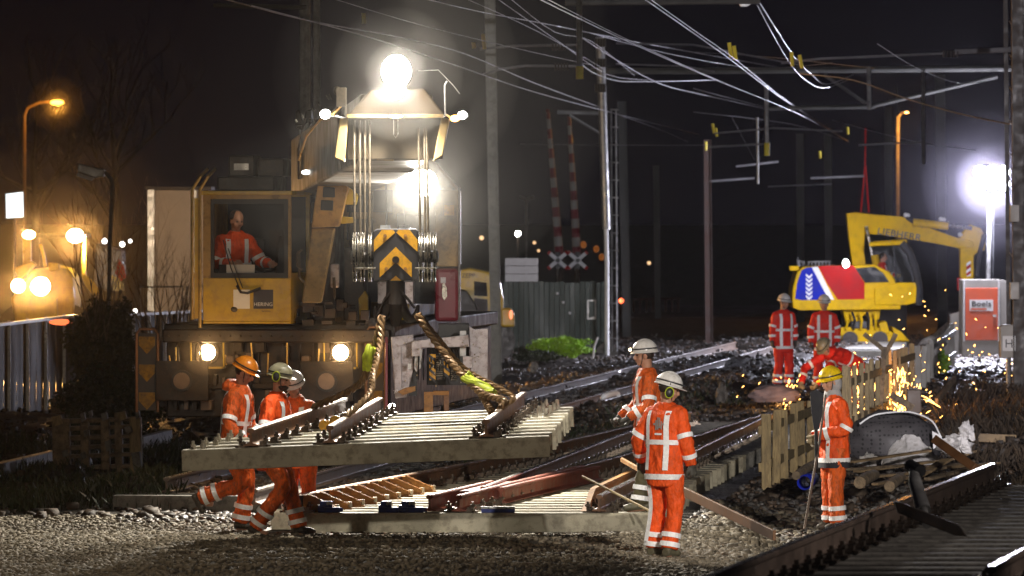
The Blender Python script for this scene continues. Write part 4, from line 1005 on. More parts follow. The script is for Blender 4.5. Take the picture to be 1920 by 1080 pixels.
# leaning boom foot: lit upper box with windows, plain lower box
up_ = MB().pxprism([(601,317),(655,352),(650,368),(643,400),(636,425),(584,427),(590,380)], 75.5, .35).build('boom_foot', mat('boom_foot_paint', (.55,.30,.07), .4, var=.25, scale=4, bump=.1, dirt=(.2,.1,.03)), crane, bevel=.015)
for P in ([(606,350),(628,352),(628,370),(605,370)], [(602,375),(625,376),(624,395),(601,394)]):
    MB().pxprism(P, 75.49, .02, -.012).build('foot_opening', M_black, up_, bevel=.008)
crp([(584,428),(628,428),(602,568),(566,568)], 75.6, .45, 'boom_foot_lower', M_olive, bevel=.02)
crp([(655,352),(672,366),(668,384),(646,384)], 75.7, .3, 'boom_foot_bracket', M_yellow, bevel=.01)
crp([(634,405),(664,408),(664,418),(640,420)], 75.7, .3, 'boom_foot_cap', M_yellow, bevel=.01)
# telescopic boom reaching out to the head above the hook
ZH = 67.2
M_boomd = mat('dark_boom_paint', (.045,.032,.016), .5, var=.3, scale=3, bump=.1, dirt=(.04,.03,.02))
M_headp = mat('boom_head_paint', (.065,.043,.02), .5, var=.3, scale=3, bump=.1, dirt=(.07,.05,.03))
hw = .46
rear = Vector((-2.35, 80.5, 3.98)); frontc = Vector((-1.22, ZH+.4, 4.33))
MB().bar(rear, frontc, .78, .70).build('boom', M_boomd, crane, bevel=.03)
MB().bar(frontc + (rear-frontc)*.25, frontc + (rear-frontc)*1.0, .86, .74).build('boom_section', M_boomd, crane, bevel=.03)
tw = crp([(640,318),(700,300),(812,300),(858,352),(858,470),(640,470)], 78.9, 3.2, 'turret', M_olive, bevel=.03)
for P in (R4(650,360,690,398), R4(700,356,736,398), R4(650,410,700,450), R4(744,400,800,432), R4(748,440,806,464)): MB().pxprism(P, 78.88, .015).build('turret_panel', M_dark if P[0][0] % 100 else M_boomd, tw, bevel=.006)
for k in range(5): MB().tube([W(655+k*34,345,78.8),W(660+k*33,380,78.75),W(652+k*36,430,78.8),W(660+k*30,468,78.8)], .018, 6).build('turret_hose', M_black if k % 2 else M_rope, tw)
crp([(590,330),(640,318),(640,470),(600,470)], 78.6, 1.5, 'turret_side', M_boomd, bevel=.03)
hd = MB().pxprism([(650,218),(695,168),(795,166),(836,218)], ZH, .55).build('boom_head', M_headp, crane, bevel=.02)
MB().pxprism(R4(652,219,830,299), ZH+.18, .10).build('head_plate', M_boomd, hd, bevel=.01)
MB().pxprism([(637,222),(653,220),(646,304),(627,296)], ZH, .30).build('head_arm', mat('head_arm_paint', (.26,.18,.07), .45, var=.2, scale=4, bump=.1), hd, bevel=.012)
MB().pxprism([(827,220),(843,223),(830,292),(812,303)], ZH, .30).build('head_arm', MATS['head_arm_paint'], hd, bevel=.012)
MB().pxprism(R4(650,214,832,221), ZH-.06, .08).build('head_bar', M_olive, hd, bevel=.006)
MB().pxprism([(712,255),(745,250),(738,302),(706,300)], ZH+.2, .08).build('head_web', M_olive, hd, bevel=.006)
MB().tube([W(738,224,ZH-.1),W(738,252,ZH-.1),W(742,258,ZH-.1),W(746,252,ZH-.1),W(746,224,ZH-.1)], .006, 6).build('hook_eye', M_chrome, hd)
MB().sph(W(742,218,ZH-.1), (.075,.04,.018), 14, 8).build('marker_lamp', E_warm, hd)
mb = MB(); mb.tube([W(835,215,ZH),W(834,160,ZH),W(838,152,ZH)], .010, 6); mb.tube([W(784,133,ZH),W(822,131,ZH),W(850,160,ZH),W(862,176,ZH)], .005, 5); mb.build('aerial', M_galv, hd)
mb = MB(); mb.sph(W(632,170,ZH), (.04,.04,.05), 10, 6); mb.box(W(640,182,ZH), (.1,.08,.2)); mb.tube([W(648,218,ZH),W(648,165,ZH)], .012, 6)
mb.build('camera_unit', M_rope, hd)
for (a, b_) in (((612,178),(618,187)),((618,176),(623,186)),((596,192),(601,198)),((586,203),(590,208)),((566,215),(569,221)),((554,224),(557,229))):
    MB().tube([W(a[0],a[1],ZH+1),W(b_[0],b_[1],ZH+1)], .012, 6).build('cable_clip', M_chrome, hd)
MB().tube([W(648,190,ZH+.8),W(625,215,ZH+1),W(600,225,ZH+1.5),W(575,255,ZH+2.5),W(560,300,ZH+5)], .012, 6).build('boom_cable', M_hazy, hd)
# lamps on the boom head: housings with glowing lenses
def work_lamp(px, py, Z, rx, rz_, em, parent, name='work_lamp', dep=.18):
    c = W(px, py, Z); o = MB().sph(c + Vector((0,dep*.6,0)), (rx*1.08, dep, rz_*1.08), 18, 10).build(name, M_black, parent, smooth=True)
    MB().sph(c, (rx, dep*.45, rz_), 22, 12).build('lens', em, o, smooth=True); return o
def twin(px, py, Z, rx, rz_, em, parent): return work_lamp(px, py, Z, rx, rz_, em, parent)
work_lamp(743, 134, ZH-.25, .155, .175, E_lamp, hd); work_lamp(743, 168, ZH-.2, .10, .10, glow('lamp_peach', (1.0,.80,.55), 30), hd)
MB().bar(W(743,190,ZH+.1), W(743,150,ZH), .06, .05).build('lamp_bracket', M_dark, hd)
work_lamp(770, 342, 75.6, .16, .16, E_lamp, crane); work_lamp(796, 343, 75.6, .15, .16, E_lamp, crane)
MB().bar(W(782,345,75.9), W(782,395,77.8), .30, .10).build('lamp_bracket', M_dark, crane)
work_lamp(610, 214, ZH+1.0, .055, .05, E_lamp, hd, dep=.07); work_lamp(867, 216, ZH+.2, .05, .04, E_lamp, hd, dep=.07); work_lamp(853, 222, ZH+.2, .05, .035, glow('lamp_amber', (1,.45,.08), 14), hd, dep=.06)
MB().tube([W(835,214,ZH+.1),W(850,224,ZH+.3),W(866,219,ZH+.3)], .012, 6).build('lamp_arm', M_galv, hd)
MB().tube([W(650,222,ZH+.3),W(630,218,ZH+1),W(612,217,ZH+1.1)], .012, 6).build('lamp_arm', M_galv, hd)
work_lamp(574, 323, 76.4, .055, .028, glow('lamp_soft', (1,.97,.9), 6), crane, dep=.06)
MB().tube([W(574,324,76.6),W(590,345,77.2),W(600,380,77.6)], .014, 6).build('lamp_arm', M_dark, crane)
# masts / pipes standing up behind the cab
for px, wd in ((569,.05),(577,.035),(594,.045)):
    MB().tube([W(px,330,82), W(px,-20,82)], wd, 8).build('exhaust_pipe' if wd > .04 else 'stay_pipe', M_galv, crane)
rr_ = random.Random(8)
for k in range(16):
    x, y = rr_.uniform(548,650), rr_.uniform(205,335); crp([(x,y),(x+rr_.uniform(5,24),y+rr_.uniform(-4,4)),(x+rr_.uniform(5,22),y+rr_.uniform(10,34)),(x-rr_.uniform(0,6),y+rr_.uniform(8,30))], 78.5+rr_.uniform(0,2), .3, 'winch_part', M_dark if k % 2 else M_boomd, bevel=.02)
for k in range(7): MB().tube([W(560+k*12,335,78.4),W(566+k*11+rr_.uniform(-8,8),280,78.2),W(572+k*9,222,78)], .014, 6).build('winch_cable', M_rail_dark, crane)
# outrigger unit on the right flank
og = MB().pxprism([(733,632),(775,627),(775,640),(752,648),(754,745),(742,748)], 75.9, .06).build('outrigger', M_grey, crane, bevel=.006)
for P, Z, d, n, m in (
    ([(733,632),(775,627),(775,692),(762,745),(741,747)], 75.96, .05, 'side_plate', M_grey),
    ([(772,640),(878,628),(880,650),(790,652),(786,668),(772,668)], 75.7, .25, 'cross_beam', M_grey),
    ([(880,612),(891,618),(915,616),(914,735),(905,720),(884,706)], 76.2, .06, 'side_plate', M_grey),
    (R4(822,608,880,632), 76.3, .8, 'top_block', M_black),
    (R4(766,640,782,742), 76.15, .3, 'recess', M_black), (R4(800,650,880,722), 76.45, .5, 'recess', M_black),
    ([(779,648),(792,648),(790,690),(780,698),(776,690)], 75.85, .10, 'cylinder_cover', M_galv),
    (R4(805,664,817,713), 75.8, .08, 'hazard_strut', M_hazy), (R4(832,660,843,704), 75.8, .08, 'hazard_strut', M_hazy),
    (R4(819,668,829,712), 75.85, .06, 'coil_stack', M_dark), (R4(846,676,858,712), 75.85, .06, 'coil_stack', M_dark),
    (R4(795,735,812,806), 75.8, .16, 'support_leg', M_ochre), (R4(812,733,842,741), 75.8, .16, 'support_foot', M_ochre), (R4(832,741,842,806), 75.85, .12, 'support_leg', M_rail),
    ([(745,735),(758,728),(779,724),(779,733),(756,741)], 75.7, .10, 'rust_bracket', M_ochre),
    (R4(862,620,874,668), 75.9, .12, 'valve_block', M_galv), (R4(868,668,886,690), 75.8, .1, 'valve_block', M_grey),
    (R4(741,646,748,682), 75.93, .03, 'slot_plate', M_black), (R4(765,682,771,692), 75.7, .06, 'junction_box', M_signwhite),
    (R4(722,632,727,770), 75.6, .05, 'red_post', M_burg)):
    MB().pxprism(P, Z, d).build(n, m, og, bevel=.004)
mb = MB()
for x0 in (805, 832):
    for k in range(4):
        y = (664 if x0 == 805 else 658)+k*13
        mb.pxprism([(x0,y),(x0+11.5,y+9),(x0+11.5,y+15.5),(x0,y+6)], 75.795, .01)
mb.build('hazard_stripes', M_hazb, og)
for x0, y0 in ((819,668),(846,676)):
    mb = MB()
    for k in range(10): mb.cyl(W(x0-1,y0+4*k,75.82), W(x0+11,y0+4*k,75.82), .008, 6)
    mb.build('coil', M_chrome, og)
text('lettering', 'XL 021', M_signwhite, og, W(752,732,75.86), .06, (90, -14, 0), .001)
mb = MB()
for k in range(9): mb.tube([W(786+k*9,655,75.9),W(788+k*9+random.uniform(-4,4),680,75.75),W(784+k*10,712,75.9)], .009, 6)
mb.build('hydraulic_hoses', M_black, og)
mb = MB()
for k in range(40):
    x = random.uniform(735,905); y = random.uniform(632,725); mb.sph(W(x,y,75.65), .010, 6, 4)
mb.build('bolt_heads', M_clip_bolt, og); og.children[-1]['kind'] = 'stuff'
MB().sph(W(735,762,70.6), .035, 12, 8).build('ground_lamp', E_lamp, crane)
MB().tube([W(735,764,70.65), W(734,800,70.9)], .012, 6).build('ground_lamp_post', M_dark, crane)

# operator seated in the cab
op, *_ = person('crane operator in orange jacket seated behind the cab window', CRF(-.60,.62,2.19)[:], R(195), M_orange, M_navy, hipz=.42, hipy=0, lean=.15, helmet=False, head=(.2,-.25,0), gloves=M_skin,
    armL=((-.30,.16,.64),(-.36,.40,.62)), armR=((.27,.14,.62),(.12,.38,.62)), legL=((-.12,.42,.46),(-.14,.50,.12)), legR=((.12,.42,.46),(.14,.50,.12)), hem=-.12, S=1.0)

# ---------------------------------------------------------------- hook block and ropes
hb = T('hook_block', 'hook block with yellow and black chevron plate hanging between rope sheaves', 'hook block', W(742,530,67))
ZB = 67.0
fr = MB().pxprism([(703,431),(707,429),(779,429),(784,433),(784,526),(700,526),(700,434)], ZB, .22).build('block_body', M_hazb, hb, bevel=.01)
for P in ([(700,452),(716,431),(735,431),(742,440),(704,478),(700,480)], [(784,452),(768,431),(750,431),(742,440),(780,478),(784,480)]):
    pass
def flat(P, off, m, name, par=fr): return MB().pxprism(P, ZB+off, .003).build(name, m, par)
flat([(701,450),(716,431),(737,431),(741,436),(701,472)], -.004, M_hazy, 'yellow_stripe'); flat([(783,450),(768,431),(747,431),(743,436),(783,472)], -.004, M_hazy, 'yellow_stripe')
flat([(712,493),(742,463),(772,493),(772,520),(742,492),(712,520)], -.004, M_hazy, 'yellow_stripe'); flat([(742,517),(752,526),(732,526)], -.004, M_hazy, 'yellow_stripe')
MB().cyl(W(742,487,ZB-.02), W(742,487,ZB), .038, 18).build('centre_pin', M_dark, fr)
for x, y in ((722,442),(760,442),(724,504),(760,504)): MB().cyl(W(x,y,ZB-.012), W(x,y,ZB-.002), .018, 10).build('bolt', M_ochre, fr)
for x in (722, 757): MB().pxprism(R4(x-9,422,x+9,430), ZB+.03, .1).build('top_lug', M_galv, fr)
for px in (665, 674, 681, 694, 789, 799, 805, 815):
    c = W(px, 482, ZB+.12); mb = MB(); n = 28; b0 = 0
    prof = [(-.016,.262),(-.010,.262),(0,.240),(.010,.262),(.016,.262),(.016,.235),(.008,.225),(.008,.06),(-.008,.06),(-.008,.225),(-.016,.235)]
    for i in range(n):
        a = 2*math.pi*i/n
        for x, r_ in prof: mb.v.append((c.x+x, c.y+r_*math.cos(a), c.z+r_*math.sin(a)))
    q = len(prof)
    for i in range(n):
        for k in range(q): mb.f.append((i*q+k, i*q+(k+1)%q, ((i+1)%n)*q+(k+1)%q, ((i+1)%n)*q+k))
    mb.build('sheave', M_chrome, hb, smooth=True)
MB().cyl(W(660,482,ZB+.12), W(820,482,ZB+.12), .055, 14).build('sheave_axle', M_dark, hb)
for x0, x1 in ((665,704),(778,815)): MB().cyl(W(x0,503,ZB-.18), W(x1,503,ZB-.18), .010, 8).build('guard_bar', M_chrome, hb)
for px in (660, 819): MB().sph(W(px,482,ZB+.12), (.02,.07,.07), 12, 8).build('axle_cap', M_galv, hb)
def curve_tube(mb, P, Z, r, n=10): return limb(mb, [W(x, y, Z) for x, y in P], r, n)
mb = MB(); curve_tube(mb, [(742,526),(742,545),(742,570)], ZB+.1, [.085,.10,.11], 16); mb.tube([W(742,528,ZB+.1),W(742,548,ZB+.1)], .10, 16)
curve_tube(mb, [(735,548),(728,575),(716,596),(706,590),(704,574)], ZB+.1, [.06,.055,.05,.035,.015])
curve_tube(mb, [(749,548),(756,578),(768,598),(780,590),(784,572)], ZB+.1, [.06,.055,.05,.035,.015])
curve_tube(mb, [(742,560),(742,585),(742,612)], ZB+.1, [.10,.08,.05]); mb.build('double_hook', M_dark, hb, smooth=True)
MB().tube([W(735,545,ZB+.03),W(722,560,ZB+.03),W(708,590,ZB+.03)], .014, 8).tube([W(750,545,ZB+.03),W(764,560,ZB+.03),W(778,578,ZB+.03)], .014, 8).build('safety_catch', M_dark, hb)
for px, pt_ in ((667,664),(678,674),(686,684),(695,693)): MB().tube([W(px-2,462,ZB+.1), W(pt_,226,ZH+.1)], .013, 8).build('hoist_rope', M_rope, hb)
for px, pt_ in ((788,785),(797,796),(803,800)): MB().tube([W(px,462,ZB+.1), W(pt_,240,ZH+.1)], .013, 8).build('hoist_rope', M_rope, hb)

# ---------------------------------------------------------------- slings from the hook to the rails
def twist_rope(mb, P, r, strands=3, pitch=.22):
    pts = catmull(P, 12); acc = 0; pp = [[] for _ in range(strands)]
    for i, p in enumerate(pts):
        tt = (pts[min(i+1,len(pts)-1)]-pts[max(i-1,0)]).normalized(); u = tt.cross(Vector((0,1,0))).normalized(); v = u.cross(tt)
        if i: acc += (pts[i]-pts[i-1]).length
        for k in range(strands):
            a = 2*math.pi*(acc/pitch + k/strands); pp[k].append(p+(u*math.cos(a)+v*math.sin(a))*r*.62)
    for k in range(strands): mb.tube(pp[k], r*.58, 7)
    return mb
SG = 'chain slings carrying the lifted panel'
def sling(label, P, r, sleeve=None):
    t = T('chain_sling', label, 'sling', P[-1], 0, SG); twist_rope(MB(), P, r).build('twisted_chain', M_sling, t, smooth=True)
    if sleeve:
        mb = MB(); limb(mb, sleeve, [r*.8,r*1.7,r*1.0], 10, 8); twist_rope(mb, sleeve, r*1.5, 2, .5); mb.build('lime_sleeve', M_lime, t, smooth=True)
def rp(f, z, dz=.2): x = f(z); return Vector((x, z, UH(x, z)+dz))
a = rp(UR1, 67.6); sling('left chain sling with a lime sleeve, running down to the left rail piece', [W(716,592,67), W(706,635,67), W(694,675,67.1), W(672,722,67.3), a], .036, [W(698,650,66.95), W(689,670,66.95), W(691,694,67.0)])
a = rp(UR2, 65.6); sling('chain sling hanging steeply to the middle rail piece', [W(716,596,67), W(712,650,66.8), W(700,700,66.4), W(692,740,66.0), a], .034)
a = rp(UR3, 65.9); sling('right chain sling with a lime sleeve, running down to the right rail piece', [W(782,590,67), W(822,648,66.9), W(866,702,66.6), W(905,738,66.3), W(945,752,66.0), a], .038, [W(872,704,66.5), W(895,722,66.45), W(928,738,66.3)])
a = rp(UR3, 66.6); sling('thinner chain sling beside the lime sleeved one at right', [W(784,588,67.1), W(826,640,67.0), W(872,692,66.9), W(925,722,66.8), W(962,745,66.7), a], .026)
t = T('coiled_rope', 'short thick coil of brown rope standing on the panel beside the right rail', 'rope coil', W(915,770,66.4))
mb = MB(); A_, B_ = W(897,728,66.5), W(922,772,66.1); ax = (B_-A_); n = 90; u = ax.normalized().cross(Vector((0,1,0))); v = u.cross(ax.normalized())
mb.tube([A_+ax*(i/n)+(u*math.cos(i*.75)+v*math.sin(i*.75))*.055 for i in range(n+1)], .016, 7); mb.build('coil', M_sling, t, smooth=True)
# ================================================================ overhead line: masts, beams, wires
def hZ(py, h): return F*(h-CH)/(HY-py)          # distance at which height h is seen on row py (above the horizon)
def px_tube(mb, P, r, n=8): return mb.tube([W(*p) for p in P], r, n)
def mast(px0, px1, ytop, Z, wd, label, m, group='overhead line masts', extra=None, name='catenary_mast'):
    base = W(px1, HY+CH*F/Z, Z); top = W(px0, ytop, Z); t = T(name, label, 'mast', base, 0, group); mb = MB()
    a = Vector((base.x, Z, -.3)); mb.bar(a, top, wd, .02, (0,1,0)); 
    for s in (-1, 1): mb.bar(a+Vector((s*wd/2,0,0)), top+Vector((s*wd/2,0,0)), .018, wd*.9, (0,1,0))
    mb.build('shaft', m, t); 
    return t
mast(918, 932, -20, 125, .19, 'tall pale grey mast standing just right of the crane', M_mast)
tm = T('catenary_mast', 'grey lattice mast with a white painted lower tube and many step bolts', 'mast', W(1137, 672, 149), 0, 'overhead line masts')
Zm = 149
px_tube(MB(), [(1125,70,Zm),(1130,200,Zm),(1137,430,Zm)], .10, 12).build('shaft', M_galv, tm)
px_tube(MB(), [(1136.5,430,Zm-.05),(1138,500,Zm-.05),(1138,690,Zm-.05)], .055, 12).build('white_tube', M_signwhite, tm)
mb = MB()
for x in (1146, 1155): px_tube(mb, [(x,205,Zm+.2),(x+2,660,Zm+.2)], .022, 6)
for y in range(205, 660, 33): px_tube(mb, [(1144,y,Zm+.2),(1160,y+1,Zm+.2)], .02, 6)
mb.build('ladder', M_galv, tm)
MB().pxprism([(1112,660),(1144,632),(1160,668)], Zm+.3, .3).build('foot', M_concrete_old, tm)
for y in (80, 118, 165):
    mb = MB()
    for k in range(4): mb.cyl(W(1118+k*5,y-8,Zm-.2), W(1118+k*5,y+8,Zm-.2), .035, 8)
    mb.build('insulator', M_dark, tm)
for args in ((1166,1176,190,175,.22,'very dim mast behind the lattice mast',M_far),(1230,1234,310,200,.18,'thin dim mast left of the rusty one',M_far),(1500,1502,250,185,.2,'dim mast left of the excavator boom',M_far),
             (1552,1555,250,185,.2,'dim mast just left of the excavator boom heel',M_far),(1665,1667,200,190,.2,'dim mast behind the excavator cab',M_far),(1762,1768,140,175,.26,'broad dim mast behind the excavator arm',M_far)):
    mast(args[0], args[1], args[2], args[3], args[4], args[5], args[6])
mast(1326, 1330, 262, 160, .17, 'rusty brown mast topped by a yellow tube', M_mast_brown)
mast(1885, 1893, -20, 118, .06, 'thin dark stay mast near the right edge of the picture', M_dark)
rm = mast(1908, 1912, -20, 112, .20, 'dark lattice mast at the right edge with small fittings', M_dark)
mb = MB()
for k in range(9): px_tube(mb, [(1893,40+k*62,115),(1915,70+k*62,112)], .012, 6)
mb.build('bracing', M_galv, rm)
for y in (400, 545): MB().box(W(1902,y,111.5), (.16,.15,.3)).build('junction_box', M_cabgrey, rm, bevel=.01)
# hanging posts from the portal beams
def post(px, y0, y1, Z, r, label, m=M_galv, tip=None):
    t = T('drop_post', label, 'post', W(px, y1, Z), 0, 'posts hanging from the overhead beams')
    px_tube(MB(), [(px,y0,Z),(px+1,y1,Z)], r, 10).build('tube', m, t)
    if tip: px_tube(MB(), [(px+1,y1-22,Z),(px+1,y1+2,Z)], r*1.3, 12).build('yellow_sleeve', M_rodyel, t)
    return t
post(1086, -20, 146, 100, .045, 'hanging post with a yellow end sleeve, left of the lattice mast', tip=True)
post(1437, 160, 290, 130, .045, 'hanging post with a yellow end sleeve, right of the rusty mast', tip=True)
post(1731, 130, 308, 130, .04, 'long bare hanging post above the excavator arm')
post(1629, 125, 205, 140, .05, 'short thick hanging post over the excavator boom')
post(1420, 220, 345, 150, .03, 'thin hanging post beside the sleeved one')
def beam(P, r, label, m=M_galv, name='portal_beam', group='beams of the overhead line'):
    t = T(name, label, 'beam', W(*P[0]), 0, group); px_tube(MB(), P, r, 8).build('tube', m, t); return t
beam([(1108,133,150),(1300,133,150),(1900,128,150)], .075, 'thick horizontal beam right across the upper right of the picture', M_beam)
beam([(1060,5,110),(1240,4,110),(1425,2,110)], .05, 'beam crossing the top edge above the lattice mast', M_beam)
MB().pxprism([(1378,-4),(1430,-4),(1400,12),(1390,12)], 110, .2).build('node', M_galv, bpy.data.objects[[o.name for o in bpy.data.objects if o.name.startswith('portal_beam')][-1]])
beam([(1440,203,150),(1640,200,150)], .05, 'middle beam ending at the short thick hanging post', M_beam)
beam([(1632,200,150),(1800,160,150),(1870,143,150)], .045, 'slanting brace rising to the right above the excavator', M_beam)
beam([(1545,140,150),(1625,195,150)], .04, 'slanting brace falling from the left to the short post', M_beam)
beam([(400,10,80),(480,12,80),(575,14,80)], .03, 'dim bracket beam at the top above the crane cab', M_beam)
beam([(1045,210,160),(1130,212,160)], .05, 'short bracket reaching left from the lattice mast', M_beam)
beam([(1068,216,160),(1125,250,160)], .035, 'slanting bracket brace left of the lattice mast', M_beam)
beam([(1680,160,185),(1684,210,185)], .02, 'small upright rod above the orange pole', M_beam)
# cantilever tubes with insulators
def canti(P, Z, ins, label, r=.022):
    t = T('cantilever_arm', label, 'bracket', W(P[0][0],P[0][1],Z), 0, 'cantilever arms with insulators')
    px_tube(MB(), [(x,y,Z) for x,y in P], r, 7).build('tube', M_wire, t)
    if ins:
        x, y, dx = ins; mb = MB()
        for k in range(5): c = W(x+k*dx/5, y, Z); mb.tube([c, c+Vector((.03,0,0))], .07, 10)
        mb.build('insulator', M_dark, t)
canti([(900,92),(960,86),(1085,84)], 118, (1035,88,28), 'upper tube with insulator left of the lattice mast')
canti([(905,140),(935,130),(985,123),(1085,124)], 118, (1040,125,28), 'lower curved tube with insulator left of the lattice mast')
canti([(1155,81),(1300,84),(1500,122)], 140, None, 'wire like tube running right from the lattice mast top', .018)
canti([(1155,120),(1280,124),(1340,134)], 140, None, 'short tube running right below the mast top', .018)
canti([(1465,118),(1540,110),(1770,100)], 118, (1768,101,32), 'long tube with insulator rising to the right edge')
canti([(1790,97),(1850,95),(1895,93)], 118, None, 'thick bright tube end at the right edge', .05)
canti([(1340,250),(1410,244),(1450,240),(1580,246)], 135, None, 'tube behind the rusty mast above the excavator', .02)
canti([(1330,276),(1410,271),(1440,270)], 135, None, 'lower tube ending at the sleeved hanging post', .022)
canti([(1610,272),(1690,268),(1728,267)], 135, None, 'tube ending at the long bare hanging post', .022)
canti([(1380,312),(1460,303)], 160, None, 'faint short tube low above the far workers', .03)
canti([(1330,340),(1415,334)], 160, None, 'faint short tube beside the rusty mast', .03)
canti([(1520,334),(1620,330)], 160, None, 'faint tube left of the red lifting ropes', .03)
canti([(1440,350),(1560,345)], 170, None, 'faintest tube low left of the excavator', .02)
# wires
def wire(P, r, label, name='overhead_wire'):
    t = T(name, label, 'wire', W(*P[0]), 0, 'wires of the overhead line')
    limb(MB(), [W(*p) for p in P], [r*.48]*len(P), 6, 4).build('strand', M_wire, t, smooth=True); return t
def cw(P, h): return [(x, y, hZ(y, h)) for x, y in P]
wire(cw([(1008,-4),(1160,70),(1330,145),(1500,215),(1592,266)], 5.6), .016, 'bright contact wire from the top centre down to the right')
wire(cw([(1022,-4),(1180,76),(1350,152),(1480,206),(1558,242)], 5.7), .012, 'second wire hugging the bright contact wire')
wire(cw([(1205,-4),(1290,55),(1370,112),(1460,180),(1556,244)], 5.9), .017, 'steep bright wire passing the left pair of yellow rods')
wire(cw([(1210,-8),(1300,56),(1385,116),(1480,192),(1590,264)], 5.9), .013, 'companion of the steep bright wire')
wire([(415,-4,70),(575,38,80),(760,72,92),(880,104,104),(1000,155,125),(1130,203,150)], .018, 'upper bright wire passing behind the top lamp')
wire([(470,10,72),(700,72,84),(870,128,98),(1000,172,118),(1150,212,150),(1310,252,190)], .018, 'lower bright wire passing behind the top lamp')
wire([(1130,205,150),(1230,240,165),(1290,266,180)], .014, 'faint wire running down right from the lattice mast')
wire([(790,-4,90),(900,22,100),(1040,48,120),(1200,80,140),(1480,130,170)], .014, 'faint high wire crossing the mast right of the crane')
wire([(930,-4,85),(1000,45,100),(1050,80,110),(1140,140,130),(1215,150,140)], .012, 'dark thin wire falling to the upper insulator')
wire([(955,-4,86),(1040,60,104),(1110,78,120),(1190,142,140)], .010, 'second dark thin wire near the top centre')
wire([(1088,118,118),(1110,135,122),(1150,150,126),(1200,153,130),(1340,150,140)], .022, 'thick sagging wire at the lattice mast')
wire([(1090,70,118),(1160,115,124),(1240,158,134),(1320,178,146),(1440,205,165)], .016, 'grey wire sagging right of the lattice mast')
wire([(1300,166,150),(1430,200,165)], .014, 'faint wire joining the middle beam')
wire([(1640,128,100),(1420,105,125),(1300,98,140)], .010, 'thin wire behind the two pairs of yellow rods')
wire([(1500,138,105),(1600,150,100),(1700,185,96),(1800,213,92),(1895,233,88)], .022, 'brightest wire ending above the floodlight')
wire([(1420,10,110),(1475,110,125),(1510,150,135),(1545,165,140),(1590,150,140)], .012, 'looped dropper left of the right pair of yellow rods')
wire([(1425,6,110),(1488,105,125),(1520,138,130),(1550,158,132),(1600,140,132)], .020, 'bright looped wire below the right pair of yellow rods')
wire([(1645,82,100),(1720,128,120),(1800,156,130),(1870,148,130)], .014, 'thin wire falling to the right edge')
wire([(1372,220,150),(1415,300,165)], .008, 'hair thin dropper left of the sleeved post')
wire([(975,270,150),(1160,272,150),(1420,272,150)], .012, 'faint level wire behind the crossing barriers')
for i, (P, r) in enumerate((([(870,-4,95),(1010,60,110),(1130,128,130)],.010),([(1560,225,150),(1700,262,135),(1830,282,125)],.010),([(1100,60,110),(1250,100,120),(1420,128,130),(1560,118,120)],.012),([(620,-4,85),(800,50,95),(1000,98,110),(1110,122,118)],.010),([(1300,210,150),(1480,232,160),(1580,262,170)],.010))):
    wire(P, r, ('thin wire from the top centre to the lattice mast','faint wire sagging towards the floodlight','slack wire tying the mast to the looped wires','thin wire high above the top lamp','faint wire low beside the rusty mast')[i])
def rods(P, Z, label):
    t = T('yellow_rods', label, 'insulating rod', W(P[0][0],P[0][1],Z), 0, 'yellow insulating rods on the wires')
    for x0, y0, x1, y1 in P: px_tube(MB(), [(x0,y0,Z),(x1,y1,Z)], .032 if Z > 90 else .025, 8).build('rod', M_rodyel, t)
rods([(1367,80,1371,107),(1376,86,1380,112)], 105, 'pair of yellow rods on the steep bright wire')
rods([(1484,98,1486,124),(1499,103,1504,128)], 110, 'pair of yellow rods on the looped wire')
rods([(1336,232,1339,250),(1342,240,1344,256)], 150, 'pair of small yellow rods by the rusty mast')
rods([(1324,266,1324,282)], 158, 'single yellow rod on top of the rusty mast')
rods([(906,64,909,92)], 110, 'tall yellow rod near the pale mast')
rods([(888,80,889,90)], 110, 'short amber rod left of the pale mast')
rods([(1537,283,1538,297)], 150, 'single small amber rod left of the excavator boom')
rods([(1589,238,1590,252)], 150, 'dull amber rod at the end of the contact wire')
rods([(682,25,682,44)], 100, 'dim amber rod high above the crane')

# ================================================================ yellow excavator
ZX = 162.0
ex = T('excavator', 'yellow excavator with red and blue rear and raised boom standing on a white slab', 'excavator', W(1600, 652, ZX))
def exq(P, dz, dp, name, m, par=None, bevel=.02): return MB().pxprism(P, ZX+dz, dp).build(name, m, par or ex, bevel=bevel)
bd = exq([(1484,570),(1486,540),(1494,510),(1506,500),(1640,496),(1668,510),(1690,540),(1690,572),(1560,577),(1500,578)], -1.1, 2.3, 'upper_body', M_yellow2, bevel=.05)
exq([(1491,560),(1495,530),(1503,507),(1512,502),(1532,500),(1566,575),(1560,576),(1500,562)], -1.115, .02, 'blue_panel', M_bluep, bd, 0)
exq([(1534,499),(1600,497),(1621,530),(1621,562),(1572,563),(1550,530)], -1.115, .02, 'red_panel', M_redp, bd, 0)
exq([(1522,501),(1533,500),(1566,566),(1563,576),(1560,574)], -1.13, .012, 'white_band', M_signwhite, bd, 0)
for k in range(6):
    y = 513+k*8; mb = MB().pxprism([(1511,y),(1517,y+5),(1523,y),(1523,y+4),(1517,y+10),(1511,y+4)], ZX-1.13, .01); mb.build('chevron', M_signwhite, bd)
exq([(1486,563),(1690,560),(1688,580),(1500,582),(1487,577)], -1.16, 2.4, 'skirt', M_yellow2, bd, .02)
exq([(1604,503),(1640,500),(1656,512),(1667,529),(1622,530)], -1.12, .02, 'side_window', M_glassd, bd, 0)
mb = MB(); mb.tube([W(1498,500,ZX),W(1496,487,ZX),W(1506,492,ZX),W(1508,500,ZX)], .05, 8); mb.build('exhaust', M_galv, bd)
mb = MB()
for k in range(7): px_tube(mb, [(1516+k*6.5,499,ZX-.3),(1516+k*6.5,490,ZX-.3)], .02, 6)
